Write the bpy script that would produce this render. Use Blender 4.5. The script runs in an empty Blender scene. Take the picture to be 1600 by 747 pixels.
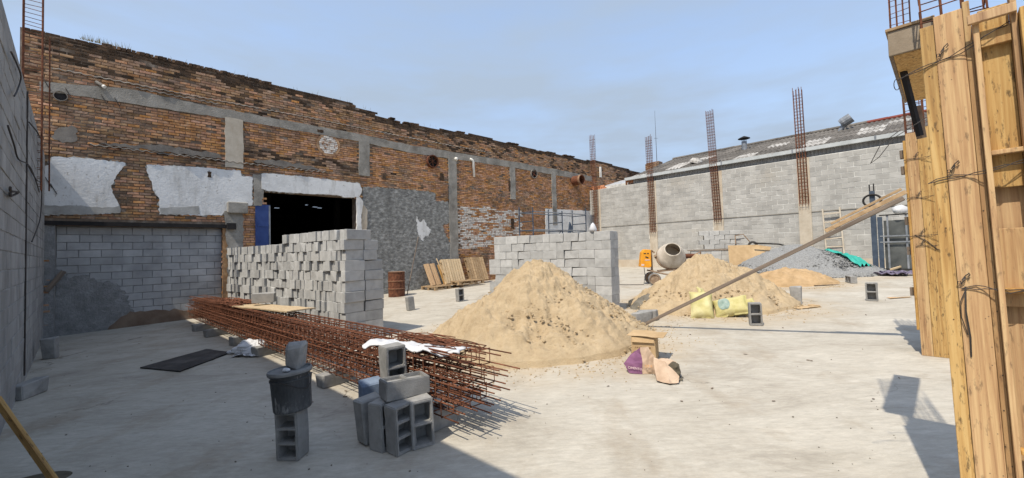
import bpy, bmesh, math, random
from mathutils import Vector, Matrix, Quaternion, noise
random.seed(11)
R = math.radians
S = bpy.context.scene
COL = S.collection

# ------------------------------------------------------------------ camera, sky, sun
F_PX, CX, CY = 640.0, 800.0, 373.5
PITCH, ROLL, CAM_H = R(1.8), R(1.5), 1.6
GA, GB = 0.03, 0.018                       # the slab falls gently towards the near left
FW = Vector((0, math.cos(PITCH), math.sin(PITCH)))
_u0 = Vector((0, -math.sin(PITCH), math.cos(PITCH)))
RT = Vector((1, 0, 0)) * math.cos(ROLL) - _u0 * math.sin(ROLL)
UP = _u0 * math.cos(ROLL) + Vector((1, 0, 0)) * math.sin(ROLL)
EYE = Vector((0, 0, CAM_H))
cam = bpy.data.cameras.new("camera")
cam.sensor_width = 36.0
cam.lens = 36.0 * F_PX / 1600.0
cam.clip_start, cam.clip_end = 0.05, 5000.0
co = bpy.data.objects.new("camera", cam)
COL.objects.link(co)
co.matrix_world = Matrix(((RT.x, UP.x, -FW.x, EYE.x), (RT.y, UP.y, -FW.y, EYE.y), (RT.z, UP.z, -FW.z, EYE.z), (0, 0, 0, 1)))
S.camera = co

SUN_D = Vector((0.385, 0.495, -1.0)).normalized()
SUN_EL = math.asin(-SUN_D.z)
SUN_ROT = math.atan2(-SUN_D.x, -SUN_D.y)
w = bpy.data.worlds.new("World")
S.world = w
w.use_nodes = True
nt = w.node_tree
nt.nodes.clear()
out = nt.nodes.new("ShaderNodeOutputWorld")
bg = nt.nodes.new("ShaderNodeBackground")
sky = nt.nodes.new("ShaderNodeTexSky")
sky.sky_type = 'NISHITA'
sky.sun_disc = False
sky.sun_elevation = SUN_EL
sky.sun_rotation = SUN_ROT
sky.altitude = 700
sky.air_density = 1.0
sky.dust_density = 2.2
sky.ozone_density = 2.0
# thin high cloud veil
tc = nt.nodes.new("ShaderNodeTexCoord")
mp = nt.nodes.new("ShaderNodeMapping")
mp.inputs['Scale'].default_value = (1.3, 1.3, 5.0)
nz = nt.nodes.new("ShaderNodeTexNoise")
nz.inputs['Scale'].default_value = 1.5
nz.inputs['Detail'].default_value = 5
nz.inputs['Roughness'].default_value = 0.55
rp = nt.nodes.new("ShaderNodeValToRGB")
rp.color_ramp.elements[0].position = 0.35
rp.color_ramp.elements[0].color = (0.42, 0.42, 0.42, 1)
rp.color_ramp.elements[1].position = 0.72
rp.color_ramp.elements[1].color = (0.98, 0.98, 0.98, 1)
mx = nt.nodes.new("ShaderNodeMix")
mx.data_type = 'RGBA'
mx.inputs[7].default_value = (1.28, 1.58, 2.0, 1)
nt.links.new(tc.outputs['Generated'], mp.inputs['Vector'])
nt.links.new(mp.outputs['Vector'], nz.inputs['Vector'])
nt.links.new(nz.outputs['Fac'], rp.inputs['Fac'])
# haze thickens towards the horizon
sp_ = nt.nodes.new("ShaderNodeSeparateXYZ")
nt.links.new(tc.outputs['Generated'], sp_.inputs[0])
hz = nt.nodes.new("ShaderNodeMapRange")
hz.inputs['From Min'].default_value = 0.0
hz.inputs['From Max'].default_value = 0.55
hz.inputs['To Min'].default_value = 0.55
hz.inputs['To Max'].default_value = 0.0
nt.links.new(sp_.outputs['Z'], hz.inputs['Value'])
hs_ = nt.nodes.new("ShaderNodeMath")
hs_.operation = 'ADD'
hs_.use_clamp = True
nt.links.new(rp.outputs['Color'], hs_.inputs[0])
nt.links.new(hz.outputs[0], hs_.inputs[1])
nt.links.new(hs_.outputs[0], mx.inputs[0])
nt.links.new(sky.outputs['Color'], mx.inputs[6])
nt.links.new(mx.outputs[2], bg.inputs['Color'])
bg.inputs['Strength'].default_value = 0.15
nt.links.new(bg.outputs['Background'], out.inputs['Surface'])

sl = bpy.data.lights.new("sun", 'SUN')
sl.energy = 2.15
sl.angle = R(0.55)
sl.color = (1.0, 0.92, 0.79)
so = bpy.data.objects.new("sun", sl)
so.rotation_euler = SUN_D.to_track_quat('-Z', 'Y').to_euler()
so.location = (0, 0, 30)
COL.objects.link(so)
S.view_settings.view_transform = 'Standard'
S.view_settings.look = 'None'
S.view_settings.exposure = 1.24
S.view_settings.gamma = 1.0
S.render.engine = 'CYCLES'
S.cycles.max_bounces = 6
S.cycles.diffuse_bounces = 3

# ------------------------------------------------------------------ measuring helpers
def ray(px, py):
    return FW + RT * ((px - CX) / F_PX) - UP * ((py - CY) / F_PX)
def gz(x, y):
    return GA * x + GB * y
GN = Vector((-GA, -GB, 1)).normalized()
TILT = Vector((0, 0, 1)).rotation_difference(GN)
def at(px, py, h=0.0):
    d = ray(px, py)
    n = Vector((-GA, -GB, 1))
    t = (h - n.dot(EYE)) / n.dot(d)
    return EYE + d * t

class Frame:
    """a wall's own axes: x along it (left to right seen from the yard), -y towards the yard, z up"""
    def __init__(s, o, u):
        s.o = Vector((o[0], o[1], 0)); s.u = Vector((u[0], u[1], 0)).normalized()
        s.ang = math.atan2(s.u.y, s.u.x)
        s.v = Vector((-s.u.y, s.u.x, 0))
    def px(s, px, py, y=0.0):
        d = ray(px, py)
        p = s.o + s.v * y
        t = (p - EYE).dot(s.v) / d.dot(s.v)
        q = EYE + d * t
        return ((q - s.o).dot(s.u), q.z)
    def w(s, x, y, z):
        return s.o + s.u * x + s.v * y + Vector((0, 0, z))
    def base(s, x, y=0.0):
        p = s.w(x, y, 0)
        return gz(p.x, p.y)
P0 = (-11.1, 9.7)
BWF = Frame(P0, (0.728, 0.6857))
RWF = Frame((4.7366, 24.6164), (0.6857, -0.728))
LWF = Frame(P0, (-0.73, 0.683))

# ------------------------------------------------------------------ materials
MATS = {}
def mat(name, cols, scale=3.0, detail=5.0, rough=0.9, bump=0.0, bscale=60.0, rand=0.0, stretch=(1, 1, 1), coord='pos',
        spots=None, metal=0.0, island=False, hue=0.0, spots2=None, bdist=0.01, distortion=0.0, rrough=0.6):
    """cols: [(position, (r,g,b))]; spots: (scale, lo, hi, colour, strength[, stretch])"""
    m = bpy.data.materials.new(name)
    m.use_nodes = True
    t = m.node_tree
    N, L = t.nodes, t.links
    b = N['Principled BSDF']
    b.inputs['Roughness'].default_value = rough
    b.inputs['Metallic'].default_value = metal
    b.inputs['Specular IOR Level'].default_value = 0.25
    if coord == 'pos':
        g = N.new("ShaderNodeNewGeometry"); src = g.outputs['Position']
    else:
        g = N.new("ShaderNodeTexCoord"); src = g.outputs['Object']
    info = None
    if rand or hue or coord == 'obj':
        info = N.new("ShaderNodeObjectInfo")
        rnd = info.outputs['Random']
        if island:
            gg = N.new("ShaderNodeNewGeometry")
            a = N.new("ShaderNodeMath"); a.operation = 'ADD'
            L.new(gg.outputs['Random Per Island'], a.inputs[0]); L.new(rnd, a.inputs[1])
            fr = N.new("ShaderNodeMath"); fr.operation = 'FRACT'
            L.new(a.outputs[0], fr.inputs[0]); rnd = fr.outputs[0]
        if coord == 'obj':
            sc = N.new("ShaderNodeVectorMath"); sc.operation = 'SCALE'
            sc.inputs[0].default_value = (37.0, 91.0, 53.0)
            L.new(rnd, sc.inputs['Scale'])
            ad = N.new("ShaderNodeVectorMath"); ad.operation = 'ADD'
            L.new(src, ad.inputs[0]); L.new(sc.outputs[0], ad.inputs[1]); src = ad.outputs[0]
    def tex(scale_, detail_, st, rr=0.6, dist=0.0):
        mpn = N.new("ShaderNodeMapping"); mpn.inputs['Scale'].default_value = st
        L.new(src, mpn.inputs['Vector'])
        n = N.new("ShaderNodeTexNoise")
        n.inputs['Scale'].default_value = scale_; n.inputs['Detail'].default_value = detail_
        n.inputs['Roughness'].default_value = rr; n.inputs['Distortion'].default_value = dist
        L.new(mpn.outputs[0], n.inputs['Vector'])
        return n.outputs['Fac']
    f = tex(scale, detail, stretch, rrough, distortion)
    r = N.new("ShaderNodeValToRGB")
    e = r.color_ramp.elements
    while len(e) < len(cols): e.new(0.5)
    for k, (p, c) in enumerate(cols):
        e[k].position = p; e[k].color = (*c, 1)
    L.new(f, r.inputs['Fac'])
    c = r.outputs['Color']
    for sp in (spots, spots2):
        if not sp: continue
        f2 = tex(sp[0], 4.0, sp[5] if len(sp) > 5 else stretch, 0.65)
        rr = N.new("ShaderNodeMapRange")
        rr.inputs['From Min'].default_value = sp[1]; rr.inputs['From Max'].default_value = sp[2]
        rr.inputs['To Max'].default_value = sp[4]
        L.new(f2, rr.inputs['Value'])
        mm = N.new("ShaderNodeMix"); mm.data_type = 'RGBA'
        L.new(rr.outputs[0], mm.inputs[0]); L.new(c, mm.inputs[6]); mm.inputs[7].default_value = (*sp[3], 1)
        c = mm.outputs[2]
    if rand or hue:
        hsv = N.new("ShaderNodeHueSaturation")
        L.new(c, hsv.inputs['Color'])
        mr = N.new("ShaderNodeMapRange"); mr.inputs['To Min'].default_value = 1 - rand; mr.inputs['To Max'].default_value = 1 + rand
        L.new(rnd, mr.inputs['Value']); L.new(mr.outputs[0], hsv.inputs['Value'])
        if hue:
            wn = N.new("ShaderNodeTexWhiteNoise"); wn.noise_dimensions = '1D'
            L.new(rnd, wn.inputs['W'])
            mh = N.new("ShaderNodeMapRange"); mh.inputs['To Min'].default_value = 0.5 - hue; mh.inputs['To Max'].default_value = 0.5 + hue
            L.new(wn.outputs['Value'], mh.inputs['Value']); L.new(mh.outputs[0], hsv.inputs['Hue'])
            ms = N.new("ShaderNodeMapRange"); ms.inputs['To Min'].default_value = 0.78; ms.inputs['To Max'].default_value = 1.05
            L.new(wn.outputs['Value'], ms.inputs['Value']); L.new(ms.outputs[0], hsv.inputs['Saturation'])
        c = hsv.outputs['Color']
    L.new(c, b.inputs['Base Color'])
    if bump:
        f3 = tex(bscale, 6.0, stretch, 0.65)
        bn = N.new("ShaderNodeBump"); bn.inputs['Strength'].default_value = bump; bn.inputs['Distance'].default_value = bdist
        L.new(f3, bn.inputs['Height']); L.new(bn.outputs[0], b.inputs['Normal'])
    MATS[name] = m
    return m

mat('slab', [(0.25, (0.27, 0.24, 0.195)), (0.42, (0.38, 0.345, 0.285)), (0.58, (0.44, 0.405, 0.34)), (0.75, (0.53, 0.49, 0.415))], 1.3, 12, 0.8, 0.4, 26, bdist=0.015,
    spots=(1.7, 0.52, 0.74, (0.27, 0.215, 0.15), 0.6, (1, 0.6, 1)), spots2=(9, 0.58, 0.74, (0.56, 0.52, 0.45), 0.4, (0.5, 1.2, 1)), distortion=1.0, rrough=0.72, stretch=(0.55, 1.2, 1))
mat('earth', [(0.3, (0.16, 0.12, 0.08)), (0.7, (0.26, 0.21, 0.15))], 0.5, 8)
mat('mortar_dark', [(0.3, (0.11, 0.078, 0.055)), (0.55, (0.20, 0.15, 0.11)), (0.75, (0.36, 0.30, 0.24))], 5, 8, 0.95, 0.6, 40)
mat('brick', [(0.25, (0.25, 0.098, 0.038)), (0.5, (0.48, 0.225, 0.092)), (0.75, (0.62, 0.345, 0.165))], 9, 6, 0.92, 0.7, 70, rand=0.20, hue=0.006, island=True, bdist=0.008,
    spots=(1.1, 0.50, 0.70, (0.11, 0.075, 0.05), 0.75), spots2=(4.5, 0.60, 0.75, (0.50, 0.43, 0.34), 0.45))
mat('brick_sooty', [(0.3, (0.028, 0.022, 0.017)), (0.6, (0.10, 0.062, 0.038)), (0.8, (0.20, 0.12, 0.068))], 7, 6, 0.95, 0.6, 70, rand=0.4, island=True, bdist=0.006)
mat('brick_brown', [(0.25, (0.16, 0.085, 0.045)), (0.5, (0.35, 0.20, 0.105)), (0.8, (0.52, 0.355, 0.21))], 8, 6, 0.95, 0.7, 70, rand=0.26, hue=0.006, island=True, bdist=0.008,
    spots=(0.9, 0.50, 0.68, (0.06, 0.047, 0.038), 0.75))
mat('brick_white', [(0.35, (0.36, 0.19, 0.11)), (0.48, (0.62, 0.57, 0.50)), (0.7, (0.78, 0.76, 0.72))], 9, 5, 0.9, 0.5, 60, rand=0.12, island=True)
mat('plaster_white', [(0.25, (0.50, 0.495, 0.475)), (0.5, (0.68, 0.675, 0.655)), (0.8, (0.79, 0.785, 0.765))], 1.6, 11, 0.85, 0.5, 14, bdist=0.02, rrough=0.7,
    spots=(2.4, 0.53, 0.75, (0.30, 0.275, 0.235), 0.6, (1.6, 1.6, 0.35)), spots2=(9, 0.63, 0.70, (0.22, 0.18, 0.13), 0.6))
mat('plaster_grime', [(0.3, (0.22, 0.21, 0.19)), (0.7, (0.46, 0.45, 0.42))], 2.5, 8, 0.9, 0.4, 20)
mat('render_grey', [(0.25, (0.08, 0.08, 0.077)), (0.5, (0.21, 0.21, 0.20)), (0.75, (0.42, 0.42, 0.40))], 7, 10, 0.95, 1.0, 16, stretch=(1, 1, 1.6), bdist=0.05,
    spots=(0.7, 0.56, 0.68, (0.055, 0.053, 0.05), 0.6, (1.5, 1.5, 0.35)))
mat('concrete_old', [(0.25, (0.16, 0.15, 0.13)), (0.55, (0.30, 0.28, 0.245)), (0.8, (0.42, 0.40, 0.36))], 2.4, 9, 0.95, 0.7, 25, bdist=0.02,
    spots=(1.4, 0.55, 0.72, (0.10, 0.085, 0.07), 0.6))
mat('concrete_tan', [(0.3, (0.40, 0.34, 0.26)), (0.7, (0.55, 0.49, 0.40))], 3, 7, 0.9, 0.3, 30, spots=(2, 0.55, 0.7, (0.30, 0.22, 0.14), 0.5, (1, 1, 0.3)))
mat('concrete_stain', [(0.3, (0.20, 0.155, 0.105)), (0.7, (0.33, 0.27, 0.20))], 6, 7, 0.9, 0.3, 40)
mat('block_new', [(0.3, (0.32, 0.315, 0.30)), (0.7, (0.45, 0.445, 0.425))], 7, 7, 0.95, 0.5, 140, rand=0.16, coord='obj', bdist=0.004,
    spots=(3.5, 0.58, 0.72, (0.20, 0.205, 0.205), 0.5))
mat('block_mass', [(0.3, (0.32, 0.315, 0.30)), (0.7, (0.45, 0.445, 0.425))], 7, 7, 0.95, 0.5, 140, rand=0.16, island=True, bdist=0.004)
mat('block_loose', [(0.3, (0.205, 0.20, 0.19)), (0.7, (0.335, 0.325, 0.305))], 8, 8, 0.95, 0.9, 90, rand=0.12, coord='obj', bdist=0.006,
    spots=(4, 0.56, 0.7, (0.16, 0.155, 0.145), 0.6), spots2=(25, 0.66, 0.72, (0.12, 0.12, 0.12), 0.6))
mat('block_blue', [(0.3, (0.12, 0.16, 0.23)), (0.7, (0.20, 0.25, 0.33))], 8, 8, 0.9, 0.6, 90, coord='obj')
mat('block_right', [(0.25, (0.285, 0.275, 0.255)), (0.5, (0.37, 0.36, 0.335)), (0.75, (0.435, 0.425, 0.40))], 2.2, 8, 0.95, 0.5, 60, rand=0.10, island=True, bdist=0.006,
    spots=(0.55, 0.55, 0.72, (0.33, 0.295, 0.24), 0.5), spots2=(1.6, 0.66, 0.74, (0.22, 0.22, 0.2), 0.55))
mat('mortar_light', [(0.35, (0.40, 0.39, 0.36)), (0.6, (0.66, 0.65, 0.61))], 3, 6, 0.95, 0.6, 40)
mat('mortar_stain', [(0.35, (0.42, 0.34, 0.25)), (0.7, (0.52, 0.47, 0.39))], 1.5, 8, 0.95, 0.5, 40)
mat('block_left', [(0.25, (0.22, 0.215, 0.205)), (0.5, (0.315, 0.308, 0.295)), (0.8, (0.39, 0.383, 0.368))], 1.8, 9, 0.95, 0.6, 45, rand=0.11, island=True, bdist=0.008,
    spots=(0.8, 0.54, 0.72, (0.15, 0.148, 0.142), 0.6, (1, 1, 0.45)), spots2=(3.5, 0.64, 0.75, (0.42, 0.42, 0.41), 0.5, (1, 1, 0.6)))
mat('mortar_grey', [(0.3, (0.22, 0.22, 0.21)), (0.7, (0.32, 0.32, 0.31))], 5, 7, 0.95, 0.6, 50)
mat('block_infill', [(0.25, (0.25, 0.25, 0.248)), (0.5, (0.365, 0.365, 0.362)), (0.75, (0.46, 0.46, 0.455))], 2.0, 8, 0.95, 0.6, 60, rand=0.11, island=True, bdist=0.006, spots=(0.9, 0.5, 0.7, (0.20, 0.205, 0.21), 0.6))
mat('splash_render', [(0.3, (0.17, 0.17, 0.165)), (0.5, (0.255, 0.255, 0.25)), (0.7, (0.36, 0.36, 0.355))], 5, 12, 0.95, 1.0, 26, bdist=0.03, rrough=0.75)
mat('earth_stain', [(0.3, (0.15, 0.10, 0.07)), (0.7, (0.25, 0.185, 0.135))], 3, 8, 0.95, 0.5, 30)
mat('black_steel', [(0.3, (0.012, 0.011, 0.011)), (0.7, (0.03, 0.026, 0.024))], 6, 5, 0.7)
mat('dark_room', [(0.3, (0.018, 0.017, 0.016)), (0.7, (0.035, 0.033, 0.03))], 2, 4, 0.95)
mat('blue_door', [(0.3, (0.022, 0.045, 0.16)), (0.7, (0.04, 0.075, 0.22))], 4, 6, 0.5)
mat('rust', [(0.3, (0.058, 0.023, 0.014)), (0.55, (0.15, 0.058, 0.030)), (0.8, (0.24, 0.10, 0.052))], 14, 6, 0.85, rand=0.35, island=True)
mat('rust_light', [(0.3, (0.20, 0.11, 0.065)), (0.7, (0.38, 0.23, 0.14))], 12, 6, 0.85, rand=0.2)
mat('sand', [(0.25, (0.31, 0.225, 0.13)), (0.5, (0.46, 0.35, 0.215)), (0.8, (0.56, 0.44, 0.285))], 5.0, 13, 1.0, 1.0, 60, bdist=0.025, rrough=0.75,
    spots=(14, 0.60, 0.72, (0.25, 0.18, 0.105), 0.4), spots2=(1.2, 0.55, 0.7, (0.43, 0.35, 0.245), 0.6))
mat('sand_orange', [(0.25, (0.30, 0.20, 0.10)), (0.6, (0.44, 0.30, 0.165)), (0.85, (0.50, 0.37, 0.22))], 5, 9, 1.0, 0.6, 90, bdist=0.012)
mat('damp_soil', [(0.3, (0.11, 0.10, 0.08)), (0.7, (0.20, 0.18, 0.145))], 8, 9, 1.0, 0.8, 60)
mat('gravel', [(0.3, (0.13, 0.13, 0.128)), (0.7, (0.27, 0.27, 0.262))], 30, 4, 0.95, rand=0.4, island=True)
mat('wood_form', [(0.25, (0.25, 0.12, 0.035)), (0.45, (0.43, 0.235, 0.075)), (0.6, (0.54, 0.335, 0.12)), (0.8, (0.58, 0.39, 0.145))], 5, 9, 0.75, 0.35, 30, rand=0.14, hue=0.002, stretch=(9, 9, 0.3), coord='obj', bdist=0.004, distortion=0.7,
    spots=(3, 0.58, 0.78, (0.30, 0.135, 0.05), 0.6, (4, 4, 0.5)), spots2=(26, 0.57, 0.68, (0.10, 0.062, 0.03), 0.6, (1.5, 1.5, 0.4)))
mat('wood_mold', [(0.25, (0.26, 0.135, 0.045)), (0.45, (0.43, 0.255, 0.09)), (0.6, (0.53, 0.345, 0.135)), (0.8, (0.57, 0.40, 0.175))], 5, 9, 0.8, 0.4, 30, rand=0.08, stretch=(9, 9, 0.3), coord='obj', bdist=0.004, distortion=0.7,
    spots=(34, 0.56, 0.66, (0.06, 0.042, 0.025), 0.75, (1.6, 1.6, 0.4)), spots2=(2.0, 0.52, 0.72, (0.24, 0.145, 0.06), 0.6, (4, 4, 0.4)))
mat('wood_grey', [(0.3, (0.12, 0.095, 0.075)), (0.7, (0.26, 0.205, 0.16))], 7, 6, 0.85, 0.3, 40, rand=0.15, stretch=(4, 4, 0.25), coord='obj')
mat('wood_pale', [(0.3, (0.42, 0.30, 0.17)), (0.7, (0.60, 0.47, 0.30))], 6, 6, 0.8, 0.2, 40, rand=0.15, stretch=(4, 4, 0.25), coord='obj')
mat('wood_pallet', [(0.3, (0.26, 0.17, 0.09)), (0.7, (0.44, 0.31, 0.18))], 6, 6, 0.85, 0.2, 40, rand=0.25, stretch=(2, 2, 2), coord='obj')
mat('board_black', [(0.3, (0.018, 0.017, 0.017)), (0.55, (0.045, 0.042, 0.04)), (0.8, (0.11, 0.10, 0.09))], 3, 8, 0.6, 0.2, 20, coord='obj')
mat('bucket', [(0.3, (0.03, 0.032, 0.034)), (0.55, (0.065, 0.068, 0.07)), (0.75, (0.20, 0.205, 0.205))], 7, 10, 0.6, 0.25, 30, stretch=(1, 1, 0.4), coord='obj', spots=(9, 0.56, 0.66, (0.34, 0.34, 0.33), 0.7, (1, 1, 0.35)), rrough=0.75)
mat('lid_grey', [(0.3, (0.13, 0.13, 0.128)), (0.7, (0.24, 0.24, 0.235))], 7, 7, 0.8, 0.3, 40, coord='obj')
mat('plastic_white', [(0.3, (0.50, 0.50, 0.51)), (0.7, (0.62, 0.62, 0.62))], 5, 5, 0.45, 0.3, 25, coord='obj')
mat('pvc_white', [(0.3, (0.66, 0.64, 0.58)), (0.7, (0.78, 0.76, 0.71))], 5, 5, 0.5)
mat('sack_yellow', [(0.3, (0.40, 0.35, 0.125)), (0.7, (0.55, 0.50, 0.27))], 5, 6, 0.75, 0.5, 60, coord='obj')
mat('sack_print', [(0.3, (0.16, 0.235, 0.205)), (0.6, (0.27, 0.34, 0.30)), (0.75, (0.45, 0.45, 0.35))], 14, 6, 0.7, coord='obj')
mat('paper_brown', [(0.3, (0.36, 0.25, 0.17)), (0.7, (0.52, 0.39, 0.28))], 6, 6, 0.9, 0.2, 30, coord='obj')
mat('paper_purple', [(0.3, (0.13, 0.05, 0.11)), (0.7, (0.24, 0.11, 0.19))], 6, 6, 0.85, 0.2, 30, coord='obj')
mat('print_pale', [(0.3, (0.55, 0.42, 0.40)), (0.7, (0.65, 0.52, 0.47))], 6, 4, 0.9)
mat('print_orange', [(0.3, (0.55, 0.24, 0.06)), (0.7, (0.66, 0.33, 0.10))], 6, 4, 0.9)
mat('cardboard', [(0.3, (0.37, 0.25, 0.13)), (0.7, (0.50, 0.355, 0.20))], 5, 6, 0.9, 0.1, 60, coord='obj')
mat('print_dark', [(0.3, (0.16, 0.09, 0.05)), (0.7, (0.22, 0.13, 0.07))], 5, 4, 0.9)
mat('rubber', [(0.3, (0.10, 0.10, 0.10)), (0.7, (0.22, 0.22, 0.215))], 6, 6, 0.85, 0.2, 40)
mat('mixer_drum', [(0.3, (0.40, 0.35, 0.28)), (0.6, (0.54, 0.48, 0.40)), (0.8, (0.62, 0.57, 0.49))], 5, 8, 0.85, 0.35, 25, coord='obj', spots=(3, 0.58, 0.7, (0.26, 0.19, 0.13), 0.5))
mat('mixer_orange', [(0.3, (0.62, 0.24, 0.015)), (0.7, (0.78, 0.36, 0.03))], 5, 6, 0.55, coord='obj', spots=(6, 0.6, 0.7, (0.42, 0.33, 0.22), 0.5))
mat('mixer_frame', [(0.3, (0.15, 0.09, 0.055)), (0.7, (0.34, 0.25, 0.17))], 8, 6, 0.8)
mat('steel_blue', [(0.3, (0.035, 0.05, 0.075)), (0.7, (0.07, 0.09, 0.12))], 5, 6, 0.6)
mat('steel_grey', [(0.3, (0.16, 0.175, 0.19)), (0.7, (0.30, 0.31, 0.33))], 5, 6, 0.55, metal=0.3)
mat('gutter', [(0.3, (0.36, 0.38, 0.38)), (0.7, (0.50, 0.52, 0.52))], 2, 6, 0.6, spots=(3, 0.58, 0.7, (0.25, 0.22, 0.2), 0.5))
mat('cladding', [(0.3, (0.17, 0.165, 0.16)), (0.7, (0.33, 0.325, 0.315))], 2, 6, 0.85)
mat('roof_sheet', [(0.3, (0.085, 0.075, 0.066)), (0.7, (0.18, 0.165, 0.145))], 3, 8, 0.95, 0.4, 30, rand=0.25, spots=(1.5, 0.55, 0.7, (0.06, 0.052, 0.046), 0.6))
mat('roof_pale', [(0.3, (0.24, 0.225, 0.20)), (0.5, (0.40, 0.38, 0.35)), (0.7, (0.50, 0.48, 0.45))], 3, 8, 0.8, rand=0.15, spots=(2.0, 0.50, 0.62, (0.17, 0.155, 0.135), 0.8))
mat('ridge_red', [(0.3, (0.14, 0.035, 0.025)), (0.7, (0.24, 0.07, 0.05))], 4, 6, 0.9)
mat('clay_orange', [(0.3, (0.48, 0.19, 0.09)), (0.7, (0.60, 0.28, 0.15))], 4, 6, 0.9, rand=0.15)
mat('sheet_metal', [(0.3, (0.36, 0.38, 0.40)), (0.7, (0.56, 0.58, 0.60))], 2, 6, 0.5, metal=0.2)
mat('tarp_green', [(0.3, (0.02, 0.24, 0.19)), (0.7, (0.05, 0.38, 0.31))], 4, 6, 0.6, coord='obj')
mat('sack_purple', [(0.3, (0.07, 0.06, 0.10)), (0.7, (0.22, 0.19, 0.25))], 7, 7, 0.85, coord='obj')
mat('wire', [(0.3, (0.03, 0.027, 0.025)), (0.7, (0.07, 0.06, 0.055))], 5, 4, 0.7)
mat('glass_dark', [(0.3, (0.05, 0.055, 0.055)), (0.7, (0.12, 0.125, 0.12))], 2.5, 7, 0.35)
mat('tyre', [(0.3, (0.03, 0.03, 0.03)), (0.7, (0.08, 0.075, 0.07))], 9, 6, 0.9)
mat('dry_weed', [(0.3, (0.24, 0.20, 0.09)), (0.7, (0.42, 0.36, 0.18))], 6, 4, 0.9)
mat('brown_dark', [(0.3, (0.06, 0.05, 0.035)), (0.7, (0.13, 0.11, 0.075))], 4, 7, 0.9, coord='obj')
mat('asbestos', [(0.3, (0.13, 0.115, 0.10)), (0.7, (0.25, 0.225, 0.195))], 4, 8, 0.95, 0.5, 40)

# sand dust trodden into the slab round the heaps
def dust(m, spots, col):
    t = m.node_tree; N, L = t.nodes, t.links
    b = N['Principled BSDF']; c = b.inputs['Base Color'].links[0].from_socket
    g = N.new("ShaderNodeNewGeometry")
    n = N.new("ShaderNodeTexNoise"); n.inputs['Scale'].default_value = 1.8; n.inputs['Detail'].default_value = 10; n.inputs['Roughness'].default_value = 0.7
    L.new(g.outputs['Position'], n.inputs['Vector'])
    tot = None
    for (x, y, r0, r1) in spots:
        d = N.new("ShaderNodeVectorMath"); d.operation = 'DISTANCE'; L.new(g.outputs['Position'], d.inputs[0]); d.inputs[1].default_value = (x, y, 0.03 * x + 0.018 * y)
        mr = N.new("ShaderNodeMapRange"); mr.interpolation_type = 'SMOOTHSTEP'
        mr.inputs['From Min'].default_value = r0; mr.inputs['From Max'].default_value = r1; mr.inputs['To Min'].default_value = 1.0; mr.inputs['To Max'].default_value = 0.0
        L.new(d.outputs['Value'], mr.inputs['Value'])
        if tot is None: tot = mr.outputs[0]
        else:
            mx_ = N.new("ShaderNodeMath"); mx_.operation = 'MAXIMUM'; L.new(tot, mx_.inputs[0]); L.new(mr.outputs[0], mx_.inputs[1]); tot = mx_.outputs[0]
    nr = N.new("ShaderNodeMapRange"); nr.inputs['From Min'].default_value = 0.32; nr.inputs['From Max'].default_value = 0.62; L.new(n.outputs['Fac'], nr.inputs['Value'])
    mu = N.new("ShaderNodeMath"); mu.operation = 'MULTIPLY'; L.new(tot, mu.inputs[0]); L.new(nr.outputs[0], mu.inputs[1])
    mm = N.new("ShaderNodeMix"); mm.data_type = 'RGBA'; L.new(mu.outputs[0], mm.inputs[0]); L.new(c, mm.inputs[6]); mm.inputs[7].default_value = (*col, 1)
    L.new(mm.outputs[2], b.inputs['Base Color'])
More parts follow.
